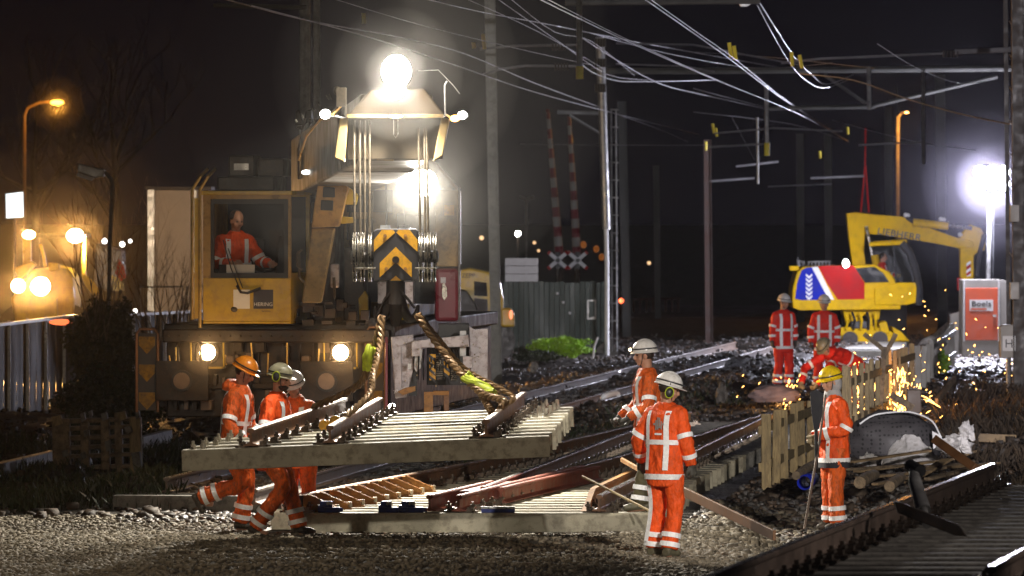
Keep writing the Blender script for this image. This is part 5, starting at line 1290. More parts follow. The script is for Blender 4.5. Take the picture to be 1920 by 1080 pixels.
px_tube(mb, [(1514,491,ZX-.3),(1558,490,ZX-.3)], .02, 6); mb.build('handrail', M_galv, bd)
MB().box(W(1489,503,ZX-.8), (.24,.2,.12)).build('rear_lamp', M_yellow2, bd, bevel=.02)
cb = exq([(1640,540),(1685,530),(1724,530),(1724,566),(1700,572),(1640,572)], -1.2, 1.3, 'cab', M_yellow2)
exq([(1630,462),(1690,458),(1700,462),(1715,490),(1724,530),(1640,530)], -1.0, .04, 'cab_glass', M_glass, cb, 0); exq([(1632,462),(1690,458),(1700,462),(1715,490),(1724,530),(1640,530)], .2, .04, 'cab_back', M_black, cb, 0)
px_tube(MB(), [(1690,456,ZX-1.15),(1704,470,ZX-1.15),(1716,500,ZX-1.15),(1724,540,ZX-1.15),(1722,572,ZX-1.15)], .10, 8).build('front_post', M_black, cb, smooth=True)
px_tube(MB(), [(1630,458,ZX-1.1),(1692,455,ZX-1.1)], .055, 8).build('roof', M_yellow2, cb); px_tube(MB(), [(1676,460,ZX-1.1),(1680,530,ZX-1.1)], .025, 6).build('pillar', M_black, cb)
# boom and arm
bm_ = exq([(1587,400),(1604,398),(1640,402),(1692,406),(1722,420),(1790,444),(1824,452),(1826,462),(1800,466),(1752,456),(1700,448),(1650,440),(1640,440),(1622,438),(1620,470),(1624,498),(1598,498),(1592,450)], -.25, .5, 'boom', M_yellow2, bevel=.03)
text('lettering', 'LIEBHERR', M_textblack, bm_, W(1686,441-1,ZX-.262), .235, (90,9.5,0), .004, sx=1.08, bold=.004)
exq([(1795,450),(1812,426),(1820,421),(1840,428),(1848,446),(1846,470),(1835,470),(1826,480),(1826,520),(1822,540),(1805,548),(1800,530),(1800,470)], -.22, .45, 'arm', M_yellow2, bevel=.03)
for P, a, b_, r, m in ((None,(1712,417),(1778,424),.10,M_yellow2),(None,(1776,422),(1822,428),.045,M_chrome),(None,(1624,424),(1636,480),.045,M_chrome),(None,(1640,478),(1646,520),.10,M_yellow2),(None,(1638,456),(1700,452),.05,M_yellow2)):
    MB().cyl(W(a[0],a[1],ZX-.4), W(b_[0],b_[1],ZX-.4), r, 12).build('cylinder' if m is M_yellow2 else 'piston_rod', m, ex)
MB().tube([W(1846,440,ZX-.3),W(1838,470,ZX-.4),W(1834,500,ZX-.3),W(1832,520,ZX-.3)], .06, 8).build('arm_hose', M_black, ex); MB().tube([W(1700,408,ZX-.3),W(1716,418,ZX-.4),W(1730,424,ZX-.3)], .05, 8).build('hydraulic_hose', M_black, ex)
exq([(1812,494),(1820,489),(1820,517),(1812,519)], -.235, .012, 'warning_plate', M_signwhite, bevel=0); exq([(1812,500),(1820,494),(1820,501),(1812,507)], -.245, .01, 'red_stripe', M_redp, bevel=0); exq([(1812,513),(1820,507),(1820,513),(1812,518)], -.245, .01, 'red_stripe', M_redp, bevel=0)
exq(R4(1795,520,1803,545), -.3, .3, 'coupler', M_redp)
for x, y in ((1698,403),(1702,404),(1764,411),(1770,412),(1800,440)): MB().sph(W(x,y,ZX-.3), .06, 8, 6).build('boom_fitting', M_signwhite, ex)
# undercarriage on rail wheels
mb = MB()
for P, dz in (([(1578,578),(1652,576),(1648,600),(1632,598),(1622,590),(1602,604),(1586,606)],-.9),([(1576,614),(1640,612),(1672,622),(1684,640),(1640,642),(1575,642)],-1.1),([(1648,606),(1662,602),(1668,624),(1652,630)],-1.2),([(1600,596),(1616,592),(1622,612),(1604,616)],-1.0),([(1628,596),(1636,594),(1638,620),(1630,622)],-1.05),([(1672,612),(1690,622),(1706,640),(1680,640)],-1.0)): mb.pxprism(P, ZX+dz, 1.2)
mb.build('undercarriage', M_yellow2, ex, bevel=.03)
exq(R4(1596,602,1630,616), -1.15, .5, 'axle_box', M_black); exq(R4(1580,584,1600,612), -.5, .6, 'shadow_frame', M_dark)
for x in (1594, 1650): MB().cyl(W(x,636,ZX-1.3), W(x,636,ZX-1.0), .2, 18).build('rail_wheel', M_dark, ex)
for k in range(5): MB().tube([W(1584+k*14,586,ZX-1.1),W(1590+k*13,600,ZX-1.25),W(1586+k*14,618,ZX-1.15)], .035, 6).build('hose', M_black if k % 2 else M_yellow2, ex)
work_lamp(1586, 494, ZX-1.3, .075, .10, E_cold, ex, dep=.08)
exd, *_ = person('excavator driver in orange sitting inside the yellow excavator cab', W(1652,560,ZX-.45)[:], R(-100), M_red, M_navy, hipz=.42, lean=.05, helmet=False, head=(0,0,0), vox=.02, straps='full', S=.9,
    armL=((-.26,.16,.68),(-.2,.42,.66)), armR=((.26,.16,.68),(.2,.42,.66)), legL=((-.12,.42,.46),(-.14,.50,.12)), legR=((.12,.42,.46),(.14,.50,.12)), hem=-.12)
t = T('lifting_ropes', 'thin red ropes rising from the heel of the excavator boom', 'rope', W(1620,396,ZX))
px_tube(MB(), [(1614,398,ZX),(1622,310,ZX),(1623,240,ZX)], .022, 6).build('strand', M_redp, t); px_tube(MB(), [(1629,398,ZX),(1623,310,ZX)], .022, 6).build('strand', M_redp, t)
# white slab
t = T('concrete_slab', 'white concrete platform under the yellow excavator', 'platform', W(1600, 660, 150)); a = MB()
a.v = []; P = [W(1478,668,150), W(1688,668,150), W(1700,648,160), W(1500,646,166)]
P = [Vector((p.x, p.y, 0)) for p in P]; a.prism(P, (0,0,-.1), (0,0,.16)); a.build('slab', mat('pale_concrete', (.48,.47,.42), .7, scale=2, dirt=(.25,.23,.18)), t)
MB().pxprism(R4(1560,572,1700,660), 172, .3).build('screen_panel', M_sheet, T('screen_wall', 'grey sheet wall behind the excavator', 'wall', W(1630,660,172)))

# ================================================================ level crossing
def barrier(x0, y0, x1, y1, label):
    t = T('crossing_barrier', label, 'barrier', W(x1, 640, 190), 0, 'raised level crossing barriers'); n = 15
    for k in range(n):
        a = (x0+(x1-x0)*k/n, y0+(y1-y0)*k/n, 190); b_ = (x0+(x1-x0)*(k+1)/n, y0+(y1-y0)*(k+1)/n, 190)
        px_tube(MB(), [a, b_], .05+.006*k, 8).build('arm_section', M_cabgrey if k % 2 else M_burg, t)
    px_tube(MB(), [(x1,y1,190),(x1,640,190)], .09, 8).build('post', M_dark, t)
barrier(1027, 205, 1049, 480, 'left raised barrier striped red and white'); barrier(1067, 218, 1082, 480, 'right raised barrier striped red and white')
def cross(px, py, label):
    t = T('crossing_sign', label, 'crossing sign', W(px, 640, 188), 0, 'crossed boards at the level crossing'); c = W(px, py, 188)
    for s in (-1, 1):
        MB().bar(c+Vector((-.29,0,.25*s)), c+Vector((.29,0,-.25*s)), .11, .02, (0,1,0)).build('cross_board', M_signwhite, t)
        for q in (-1, 1): MB().bar(c+Vector((q*.29,-.02,-q*.25*s)), c+Vector((q*.23,-.02,-q*.198*s)), .115, .03, (0,1,0)).build('red_tip', M_redp, t)
    MB().box(c+Vector((0,.06,0)), (.16,.03,.5)).build('backing', M_black, t); px_tube(MB(), [(px,py,188.3),(px,640,188.3)], .05, 8).build('post', M_dark, t)
cross(1046, 488, 'left crossed boards below the raised barrier'); cross(1083, 488, 'right crossed boards below the raised barrier')
M_or = glow('amber_signal', (1,.30,.05), .12)
for i, (x, y) in enumerate(((1094,459),(1118,467),(1128,482))):
    o = MB().sph(W(x,y,189), (.09,.05,.11), 10, 8).build('signal_lamp', M_or); tag(o, ('larger','smaller','lowest')[i]+' amber glow right of the crossed boards', 'signal lamp', 'amber signal lamps')
# sheet screen, board, bush, van
t = T('sheet_screen', 'dark green ribbed sheet wall with a small framed notice', 'screen wall', W(1040, 672, 152)); mb = MB()
for k in range(20):
    x = 944+k*9.6; mb.pxprism(R4(x, 529+random.uniform(-1.5,1.5), x+8.6, 680), 152+(k%2)*.05, .06)
mb.build('sheets', M_green, t)
MB().pxprism([(1101,562),(1118,562),(1118,599),(1101,599)], 151.9, .03).build('notice_frame', M_galv, t); MB().pxprism([(1104,565),(1115,565),(1115,593),(1104,596)], 151.87, .02).build('notice', M_green, t)
for x, y in ((1045,550),(1056,567),(1068,587)): MB().sph(W(x,y,151.9), .035, 8, 6).build('reflector', M_signwhite, t)
t = T('white_board', 'plain white board of three planks above the green screen', 'board', W(978,640,165)); 
for y in (484, 499, 514): MB().pxprism(R4(947,y,1009,y+14), 165, .05).build('plank', M_cabgrey, t)
px_tube(MB(), [(978,528,165.2),(978,640,165.2)], .05, 8).build('post', M_dark, t)
def leaves(name, c, r, n, size, m, label, cat, group=None, trunk=None, parent=None, shell=.55):
    t = parent or T(name, label, cat, (c[0], c[1], c[2]-r[2]), 0, group); vs = np.zeros((n*4, 3)); 
    d = rng.normal(size=(n,3)); d /= np.linalg.norm(d, axis=1)[:,None]; q = rng.uniform(shell, 1, n)**(1/2)
    lump = 1 + .5*np.array([noise.noise(Vector((float(a[0])*2.2, float(a[1])*2.2, float(a[2])*2.2+c[0]))) for a in d])
    P = np.array(c) + d*q[:,None]*lump[:,None]*np.array(r)
    P[:,2] = np.maximum(P[:,2], c[2]-r[2]*.98)
    u = rng.normal(size=(n,3)); u /= np.linalg.norm(u, axis=1)[:,None]; v = np.cross(u, rng.normal(size=(n,3))); v /= np.linalg.norm(v, axis=1)[:,None]; s = size*rng.uniform(.5,1.4,n)[:,None]
    vs = np.stack([P-u*s, P+v*s*.45, P+u*s, P-v*s*.45], 1).reshape(-1,3) - np.array(t.location)
    mesh_np('foliage', vs, np.arange(n*4).reshape(n,4), m, parent=t); return t
leaves('shrub', W(1052,652,147), (.68,.5,.24), 5200, .035, M_bush, 'bright lime green shrub at the foot of the green screen', 'shrub')
leaves('shrub', W(1010,668,140), (.5,.4,.12), 1500, .035, M_grass_g, 'low dark shrub left of the lime one', 'shrub')
leaves('shrub', W(1760,680,128), (.22,.3,.26), 1500, .03, M_bush, 'small lime shrub beside the far picket fence', 'shrub')
t = T('works_van', 'yellow works vehicle half hidden between crane and pale mast', 'van', W(905,640,138))
MB().pxprism([(855,508),(880,503),(915,510),(938,528),(944,560),(944,612),(855,612)], 138, 2.0).build('body', M_yellow, t, bevel=.04)
MB().pxprism([(889,527),(912,530),(914,556),(889,554)], 137.97, .05).build('window', M_glassd, t); MB().pxprism([(889,559),(914,561),(915,590),(889,590)], 137.97, .05).build('door_panel', M_dark, t)
MB().pxprism([(940,578),(958,578),(965,590),(965,613),(940,613)], 137.8, .8).build('rear_wing', M_yellow, t, bevel=.04); MB().sph(W(958,590,137.7), (.04,.03,.10), 10, 8).build('tail_lamp', glow('tail_red', (1,.25,.12), 1.6), t)
MB().pxprism([(855,540),(875,545),(892,570),(900,600),(900,650),(855,650)], 137.6, .3).build('wheel_arch', M_black, t, bevel=.03)
for x in (870, 930): MB().cyl(W(x,640,138.2), W(x,640,138.6), .42, 24).build('wheel', M_black, t)
text('lettering', 'ZEPP', M_textblack, t, W(878,517,137.95), .13, (90,0,0), .003)
t = T('marker_post', 'short bent pale post in the grass beside the lattice mast', 'post', W(1115,672,146)); px_tube(MB(), [(1112,672,146),(1114,650,146),(1121,632,146)], .022, 8).build('rod', M_signwhite, t)
MB().sph(W(1165,564,175), (.07,.04,.07), 10, 8).build('lens', glow('signal_red', (1,.12,.04), 5), T('red_signal', 'small red signal light right of the lattice mast', 'signal light', W(1165,600,175)))
px_tube(MB(), [(1165,566,175.2),(1165,625,175.2)], .05, 8).build('post', M_dark, [o for o in bpy.data.objects if o.name == 'red_signal'][0])
t = T('distant_lamp', 'tiny white star of light left of the crossing', 'lamp', W(971,500,260)); MB().sph(W(971,438,260), .10, 10, 8).build('lens', E_lamp, t); px_tube(MB(), [(971,440,260.2),(971,530,260.2)], .04, 6).build('post', M_dark, t)
t = T('distant_lamp', 'dim double headed lamp post above the white board', 'lamp', W(987,560,230)); px_tube(MB(), [(987,372,230),(987,560,230)], .05, 6).build('post', M_galv, t); px_tube(MB(), [(974,370,230),(987,374,230),(1001,369,230)], .06, 6).build('heads', M_galv, t)
for x, y, s in ((903,446,.10),(1002,455,.07),(1217,493,.08),(1010,470,.06)):
    o = MB().sph(W(x,y,300), s, 8, 6).build('distant_window', glow('dim_amber', (1,.6,.3), 1.2) if 'dim_amber' not in MATS else MATS['dim_amber']); tag(o, 'faint far light at %s' % {903:'the back of the crane',1002:'the right of the lamp post',1217:'the dark behind the lattice mast',1010:'the left barrier foot'}[x], 'far light', 'faint far lights')
t = T('railing', 'low rusty railing beside the far road', 'railing', W(1220,590,215)); mb = MB()
for k in range(8): px_tube(mb, [(1188+k*12,560,215),(1188+k*12,592,215)], .04, 6)
px_tube(mb, [(1186,561,215),(1276,560,215)], .04, 6); mb.build('bars', M_mast_brown, t)
t = T('orange_pole', 'slender street lamp pole glowing orange behind the excavator', 'street lamp', W(1684,560,200)); px_tube(MB(), [(1684,560,200),(1683.5,300,200),(1684,218,200)], .055, 8).build('shaft', mat('pale_pole_paint', (.35,.32,.28), .5, bump=0), t); px_tube(MB(), [(1684,222,200),(1690,212,200),(1700,210,199.5)], .04, 6).build('arm', MATS['pale_pole_paint'], t); MB().sph(W(1700,211,199.3), (.07,.05,.025), 12, 8).build('lens', MATS['lamp_amber'], t)

# ================================================================ picket fences
def fence(P, label, m=M_wood, h=.98, n=10, zshift=0, rails=(.30,.80), pw=.105):
    """P: two ground points; posts and rails are parts, the pickets too"""
    a, b_ = Vector(P[0]), Vector(P[1]); t = T('picket_fence', label, 'fence', a, 0, 'picket fences along the track'); L = b_-a
    for k in range(n+1):
        p = a+L*(k/n); j = random.uniform(-.03,.03); post_ = k in (0, n)
        mb = MB(); top = p+Vector((random.uniform(-.03,.03),0,h+j+(.04 if post_ else 0)))
        mb.bar(p+Vector((0,0,-.15)), top, pw*(1.15 if post_ else 1), .06 if not post_ else .10, (0,1,0)); mb.build('post' if post_ else 'picket', m, t, bevel=.008)
    for r in rails: MB().bar(a+Vector((-.08,-.06,h*r)), b_+Vector((.05,-.06,h*r+.03)), .045, .11).build('fence_rail', m, t, bevel=.006)
    return t
def gp(px, py): return G(px, py, 0)
A0, A1 = gp(1437,918), gp(1534,868)
fence([A0, A1], 'nearest weathered picket fence section, left of the man in the yellow helmet', n=6, h=.92)
fence([gp(1583,842), gp(1664,800)], 'second picket fence section, right of the man in the yellow helmet', n=8, h=1.14, pw=.075)
fence([gp(1668,795), gp(1708,775)], 'third picket fence section, behind the crossed dark timbers', n=5, m=M_wood, h=1.18, pw=.07)
fence([gp(1722,752), gp(1786,690)], 'farthest picket fence section with torn plastic on top', n=9, h=.95, m=M_cabgrey)
t = T('torn_plastic', 'strips of torn white plastic hanging on the farthest fence', 'plastic', W(1750,640,125))
for P in ([(1722,650),(1735,640),(1750,632),(1764,622),(1778,606)],[(1736,676),(1748,664),(1762,652),(1772,640)]): limb(MB(), [W(x,y,126) for x,y in P], [.03,.07,.05,.07,.03][:len(P)], 8).build('plastic_strip', M_plastic, t, smooth=True)
# crossed dark timbers
t = T('crossed_timbers', 'two dark timbers crossing in a V above the fence', 'timber', W(1655,700,100))
MB().bar(W(1620,626,100), W(1656,655,100), .05, .07).build('timber', M_oldwood, t); MB().bar(W(1680,626,100.2), W(1646,690,100.2), .05, .07).build('timber', M_oldwood, t); MB().bar(W(1658,650,100.1), W(1650,770,100.1), .08, .08).build('post', M_oldwood, t)
# ================================================================ cabinet, light tower, signal box
t = T('site_cabinet', 'tall grey equipment cabinet with an orange red door and a white name plate', 'cabinet', W(1848,666,150)); Z = 150
MB().pxprism(R4(1803,524,1874,668), Z, .9).pxprism([(1874,524),(1890,527),(1890,668),(1874,668)], Z+.02, .9).build('housing', M_cabgrey, t, bevel=.02)
MB().pxprism(R4(1810,540,1871,638), Z-.02, .03).build('door', M_boels, t, bevel=.01); MB().pxprism(R4(1818,562,1862,583), Z-.032, .012).build('name_plate', M_signwhite, t)
text('lettering', 'Boels', M_textblack, t, W(1840,570,Z-.036), .17, (90,0,0), .004, sx=1.2, bold=.002); MB().pxprism(R4(1820,578,1850,581), Z-.036, .006).build('plate_underline', M_boels, t)
MB().box(W(1865,592,Z-.05), (.08,.05,.05)).build('door_handle', M_galv, t)
for x in (1807, 1873): px_tube(MB(), [(x,526,Z-.03),(x,640,Z-.03)], .022, 6).build('edge_strip', M_signwhite, t)
MB().pxprism([(1783,590),(1800,585),(1800,665),(1784,663)], Z+1, .4).build('side_panel', M_signwhite, T('grey_bin', 'pale narrow box left of the orange red door', 'bin', W(1792,665,Z+1)))
lt = T('light_tower', 'slim light tower with a dazzling cold floodlight', 'light tower', W(1855,560,152))
px_tube(MB(), [(1856,365,151),(1853,524,151)], .055, 10).build('mast_tube', M_galv, lt); px_tube(MB(), [(1863,365,151.2),(1862,524,151.2)], .02, 6).build('spiral_cable', M_black, lt)
for dx in (-24, -2, 20):
    for dy in (-11, 11):
        c = W(1862+dx, 334+dy, 151); MB().sph(c, (.15,.06,.15), 18, 10).build('flood_lens', E_cold, lt, smooth=True); MB().box(c+Vector((0,.09,0)), (.28,.12,.27)).build('flood_housing', M_black, lt, bevel=.02)
MB().bar(W(1837,345,151.3), W(1892,345,151.3), .10, .12).build('lamp_bar', M_dark, lt)
t = T('signal_box', 'grey signal box on a thin leg bearing a white plate with the letter H', 'signal box', W(1893,760,112)); Z = 112
MB().pxprism([(1875,613),(1880,609),(1912,608),(1916,612),(1915,670),(1876,672)], Z, .3).build('housing', M_cabgrey, t, bevel=.015); MB().pxprism(R4(1880,630,1904,658), Z-.012, .012).build('plate', M_signwhite, t)
text('lettering', 'H', M_textblack, t, W(1892,645,Z-.016), .21, (90,0,0), .002)
px_tube(MB(), [(1890,672,Z+.15),(1892,775,Z+.15)], .035, 8).build('leg', M_galv, t); px_tube(MB(), [(1905,672,Z+.15),(1915,700,Z+.15),(1903,768,Z)], .035, 8).build('cable', M_cabgrey, t)
# ================================================================ debris on the right
t = T('bulk_bag', 'dark perforated bulk bag slumped open beside the fence', 'bulk bag', W(1680,865,88)); Z = 88
P = []; mb = MB()
def blob(c, r, n=40, m=22, amp=.12, seed=0, fq=2.5):
    mb = MB().sph((0,0,0), 1, n, m); out = []
    for v in mb.v:
        v = Vector(v); k = 1+amp*noise.noise(v*fq+Vector((seed,seed*2,0)))+amp*.5*noise.noise(v*fq*3+Vector((seed,0,0)))
        p = Vector((v.x*r[0], v.y*r[1], max(v.z,-.55)*r[2]))*k; out.append(tuple(p+Vector(c)))
    mb.v = out; return mb
M_dots = M_bagdark; N = M_dots.node_tree.nodes; L = M_dots.node_tree.links
vo = N.new('ShaderNodeTexVoronoi'); vo.inputs['Scale'].default_value = 17; vo.inputs['Randomness'].default_value = .25; tc = N.new('ShaderNodeTexCoord'); L.new(tc.outputs['Object'], vo.inputs['Vector'])
mr = N.new('ShaderNodeMath'); mr.operation = 'GREATER_THAN'; mr.inputs[1].default_value = .30; L.new(vo.outputs['Distance'], mr.inputs[0])
mx = N.new('ShaderNodeMix'); mx.data_type = 'RGBA'; L.new(mr.outputs[0], mx.inputs[0]); mx.inputs[6].default_value = (.01,.01,.01,1); mx.inputs[7].default_value = (.055,.05,.052,1); L.new(mx.outputs[2], N['Principled BSDF'].inputs['Base Color'])
blob(W(1672,832,Z+.3), (.66,.5,.46), seed=3).build('bag_body', M_bagdark, t, smooth=True)
limb(MB(), [W(x,y,Z-.2) for x,y in ((1612,795),(1640,778),(1690,772),(1720,776),(1748,790),(1762,815),(1768,830))], [.012]*7, 6).build('bag_rim', M_signwhite, t, smooth=True)
MB().pxprism([(1748,808),(1766,818),(1762,836),(1750,842)], Z-.25, .04).build('bag_flap', M_plastic, t)
t = T('plastic_sheet', 'crumpled white plastic sheeting heaped in front of the bulk bag', 'plastic sheet', W(1710,850,85)); Z = 85.5
mb = MB(); g = 26
for i in range(g+1):
    for j in range(g+1):
        u, v = i/g, j/g; k = noise.noise(Vector((u*4,v*4,2)))*.16+abs(noise.noise(Vector((u*9,v*9,7))))*.10
        x = 1652+u*112; zz = .42*math.sin(math.pi*min(1,u*.95+.05))*(1-v*.85)+k*1.0+.05
        p = Vector(((x-960)*Z/F+noise.noise(Vector((v*5,u*5,1)))*.1, Z-.3-v*.5+k, max(.02,zz)+gh(5.3,85)-.05)); mb.v.append(tuple(p))
for i in range(g):
    for j in range(g): q = i*(g+1)+j; mb.f.append((q,q+1,q+g+2,q+g+1))
o = mb.build('sheet', M_plastic, t); o.data.shade_flat()
for i, (c, r, lab) in enumerate((((1790,838),(.22,.2,.14),'small wad of white plastic right of the bulk bag'),((1628,868),(.13,.1,.12),'pale wad of plastic beside the yellow helmeted man'),((1812,812),(.1,.1,.14),'upright scrap of plastic right of the bulk bag'))):
    o = blob(W(c[0],c[1],84), r, 22, 14, .5, 5+i, 3).build('plastic_wad', M_plastic); o.data.shade_flat(); tag(o, lab, 'plastic wad', 'wads of plastic')
planks = [((1598,866),(1742,845),.10,.03,83,M_plank,'long pale plank behind the plank pile'),((1606,884),(1760,864),.12,.03,82,M_plank,'long plank on top of the pile, pointing left'),((1590,880),(1700,872),.10,.03,80,M_oldwood,'dark plank low on the left of the pile'),
 ((1612,896),(1740,884),.13,.03,79,M_plank,'grey plank along the front of the pile'),((1700,905),(1775,862),.14,.03,80.5,M_plank,'broad plank slanting up to the right'),((1715,888),(1838,862),.10,.03,82,M_oldwood,'dark plank under the broad slanting one'),
 ((1760,868),(1826,846),.09,.03,84,M_plank,'short plank end sticking up at right'),((1780,876),(1872,868),.07,.03,81,M_plank,'thin lath lying out to the right'),((1740,898),(1832,876),.11,.03,79.5,M_oldwood,'dark lower plank at the right of the pile'),((1640,908),(1720,892),.09,.03,78,M_plank,'short front plank near the shaft of the tool')]
for a, b_, wd, th, Z, m, lab in planks:
    for k in range(1):
        o = MB().bar(W(a[0],a[1],Z), W(b_[0],b_[1],Z+1.2), wd, th).build('plank', m, bevel=.004); tag(o, lab, 'plank', 'planks in the debris pile')
o = MB().bar(W(1753,824,80.5), W(1828,878,79.5), .11, .07, (0,1,0)).build('timber', M_plank2, bevel=.006); tag(o, 'thick orange brown timber leaning across the plank pile', 'timber')
o = MB().bar(W(1820,820,92), W(1905,823,92), .14, .12).build('timber', M_plank, bevel=.01); tag(o, 'pale squared beam lying on the bank at right', 'timber')
o = MB().bar(W(1282,922,66.0), W(1452,1004,62.2), .03, .10).build('timber', M_plank2, bevel=.004); tag(o, 'long rusty brown board sloping down right of the nearest man', 'board')
o = MB().bar(W(1092,893,69.5), W(1222,960,67.8), .022, .022).build('wooden_lath', M_wood, bevel=.003); tag(o, 'thin pale stick slanting over the turnout panel', 'stick')
o = MB().bar(W(1166,862,72), W(1205,884,70.5), .03, .05).build('timber', M_ochre, bevel=.004); tag(o, 'short ochre board beside the profile man standing on concrete', 'board')
def pipe(a, b_, r, m, lab, cat='pipe'):
    o = MB(); o.tube([a, b_], r, 18, False); q = o.build('pipe', m, smooth=True); s = q.modifiers.new('wall', 'SOLIDIFY'); s.thickness = .012; tag(q, lab, cat, 'pipes and logs in the debris')
pipe(W(1508,905,77), W(1522,897,80), .09, M_bluep, 'blue pipe end lying below the picket fence')
def log(a, b_, r, lab): o = limb(MB(), [a, a.lerp(b_,.5)+Vector((0,0,.01)), b_], [r*.8,r*.85,r*.7], 14).build('log', M_oldwood, smooth=True); tag(o, lab, 'log', 'pipes and logs in the debris')
log(W(1493,892,77), W(1530,868,80), .065, 'round log lying at the foot of the picket fence')
log(W(1612,905,76), W(1640,890,78), .09, 'short log end right of the yellow helmeted man'); log(W(1668,912,75), W(1690,895,77), .08, 'stubby log between the short log and the tool')
o = MB().bar(W(1712,765,96), W(1670,740,96), .10, .10).build('timber', M_oldwood); tag(o, 'dark timber end poking up behind the bulk bag', 'timber')
o = MB().bar(W(1756,752,104), W(1790,710,106), .05, .09).build('timber', M_oldwood); tag(o, 'dark stake slanting among the sparks', 'stake')
o = MB().pxprism(R4(1700,730,1728,775), 98, .3).build('steel_box', M_rail_dark, bevel=.02); tag(o, 'dark steel box behind the bulk bag', 'box')
o = blob(W(1452,742,105), (.42,.25,.17), amp=.2, seed=9).build('boulder', mat('pale_tarp', (.30,.22,.21), .6), smooth=True); tag(o, 'smooth pale mound below the glove of the bending man', 'mound')
for i, (x, y, Z, r) in enumerate(((1354,742,112,(.10,.1,.2)),(1215,690,128,(.2,.1,.1)),(1295,676,140,(.3,.15,.1)),(1250,672,142,(.24,.1,.12)),(1000,690,120,(.09,.1,.12)))):
    o = blob(W(x,y,Z), r, 14, 9, .5, i+20, 2).build('rubble_slab', M_concrete_old); tag(o, ('tilted pale slab in the dark middle ground','rubble slab beyond the headlamp man','wider rubble slab at the end of the bright rail','rubble slab between the two others','small pale stone in the dark left of the bright rails')[i], 'slab', 'pale slabs of rubble'); o.data.shade_flat()
# wet plastic scraps that glint between the far rails
mb = MB()
for k in range(150):
    x = random.choice([random.uniform(985,1200), random.uniform(985,1080)]); y = 775-(x-985)*.36+random.uniform(-30,14); Z = F*(CH-.2)/(y-HY); c = Vector(((x-CX)*Z/F, Z, gh((x-CX)*Z/F, Z)+.08)); s = random.uniform(.02,.09)
    q = [c+Vector((random.uniform(-s,s), random.uniform(-s,s), random.uniform(-.4,.9)*s)) for _ in range(4)]; b0 = len(mb.v); mb.v += [tuple(p) for p in q]; mb.f.append((b0,b0+1,b0+2,b0+3))
o = mb.build('plastic_scraps', mat('wet_foil', (.6,.6,.66), .12, metal=.9, bump=.3, rvar=.08)); o['kind'] = 'stuff'; o['label'] = 'glinting wet scraps between the far rails'
o = limb(MB(), [W(1128,748,102),W(1136,742,102),W(1156,737,102.5),W(1160,742,102.5)], [.03,.05,.04,.03], 8).build('foil_strip', M_signwhite, smooth=True); tag(o, 'folded white strip lying below the bright rails', 'strip')

# ================================================================ left side
ll = T('street_lamp', 'tall street lamp with a small orange sodium light at far left', 'street lamp', W(46,600,200))
px_tube(MB(), [(46,600,200),(46,217,200),(52,202,200),(75,192,200),(100,190,200)], .05, 8).build('pole', mat('lamp_pole_paint', (.12,.07,.03), .6), ll, smooth=True)
MB().sph(W(107,187,200), (.26,.12,.06), 14, 8).build('lamp_head', M_dark, ll); MB().sph(W(107,192,199.9), (.21,.11,.08), 14, 8).build('lens', E_orange, ll)
gl = T('floodlight_post', 'grey post with an unlit tilted floodlight head in front of the bare shrub', 'lamp post', W(205,640,100))
px_tube(MB(), [(203,640,100),(206,450,100),(211,350,100),(208,335,100),(196,322,100)], .032, 8).build('pole', M_galv, gl, smooth=True)
MB().pxprism([(147,306),(196,318),(194,332),(178,334),(144,322)], 99.9, .35).build('lamp_head', M_galv, gl, bevel=.02); MB().pxprism([(145,324),(176,334),(170,339),(143,330)], 99.9, .3).build('lens', M_signwhite, gl)
sg = T('lit_sign', 'small square sign glowing white at the left edge', 'lit sign', W(27,640,160)); MB().pxprism([(9,362),(44,357),(46,410),(10,411)], 160, .12).build('sign_case', M_dark, sg); MB().pxprism([(11,364),(43,360),(44,407),(12,409)], 159.98, .01).build('sign_face', E_sign, sg)
px_tube(MB(), [(27,411,160.1),(27,640,160.1)], .05, 6).build('post', M_dark, sg)
# tall pale panel building
tb = T('tall_panel_building', 'tall pale wall unit with steel columns left of the crane cab', 'building', W(330,640,136)); Z = 136
MB().pxprism(R4(290,357,392,640), Z, 1.4).build('wall', M_panelw, tb)
for x0, x1 in ((276,290),(362,369),(371,375)): MB().pxprism(R4(x0,354,x1,640), Z-.06, .2).build('column', M_galv, tb, bevel=.01)
MB().pxprism(R4(272,350,396,356), Z-.12, 1.6).build('roof_edge', M_sheet, tb)
# yellow loader with blazing lamps
lo = T('wheel_loader', 'yellow loader dazzling with four warm work lamps at far left', 'loader', W(100,640,128)); Z = 128
MB().pxprism([(60,505),(100,498),(128,505),(136,520),(140,560),(136,610),(30,610),(20,560)], Z, 2.0).build('body', M_yellow, lo, bevel=.05)
MB().pxprism([(42,440),(58,440),(58,510),(42,520)], Z+.1, .15).build('cab_post', M_yellow, lo, bevel=.02); MB().pxprism([(154,446),(161,446),(161,516),(178,530),(188,548),(176,556),(160,536),(153,520)], Z+.1, .2).build('cab_post', M_yellow, lo, bevel=.02)
MB().pxprism(R4(42,438,161,446), Z+.1, 1.6).build('cab_roof', M_dark, lo); MB().pxprism([(28,502),(58,490),(66,496),(36,530)], Z-.2, .6).pxprism([(90,492),(108,494),(112,506),(92,510)], Z-.2, .5).build('bonnet', M_yellow, lo, bevel=.03)
MB().pxprism([(100,565),(106,560),(108,620),(101,620)], Z-.3, .3).build('fender', M_yellow, lo)
for x, y, rx, rz in ((54,440,.13,.085),(141,442,.17,.14),(34,536,.14,.14),(76,537,.19,.18)): work_lamp(x, y, Z-.6, rx, rz, E_warm if rx < .15 else glow('lamp_warm_%d' % x, (1,.80,.48), 45), lo, dep=.1)
for x in (50, 120): MB().cyl(W(x,625,Z+.1), W(x,625,Z+.6), .62, 28).build('wheel', M_black, lo)
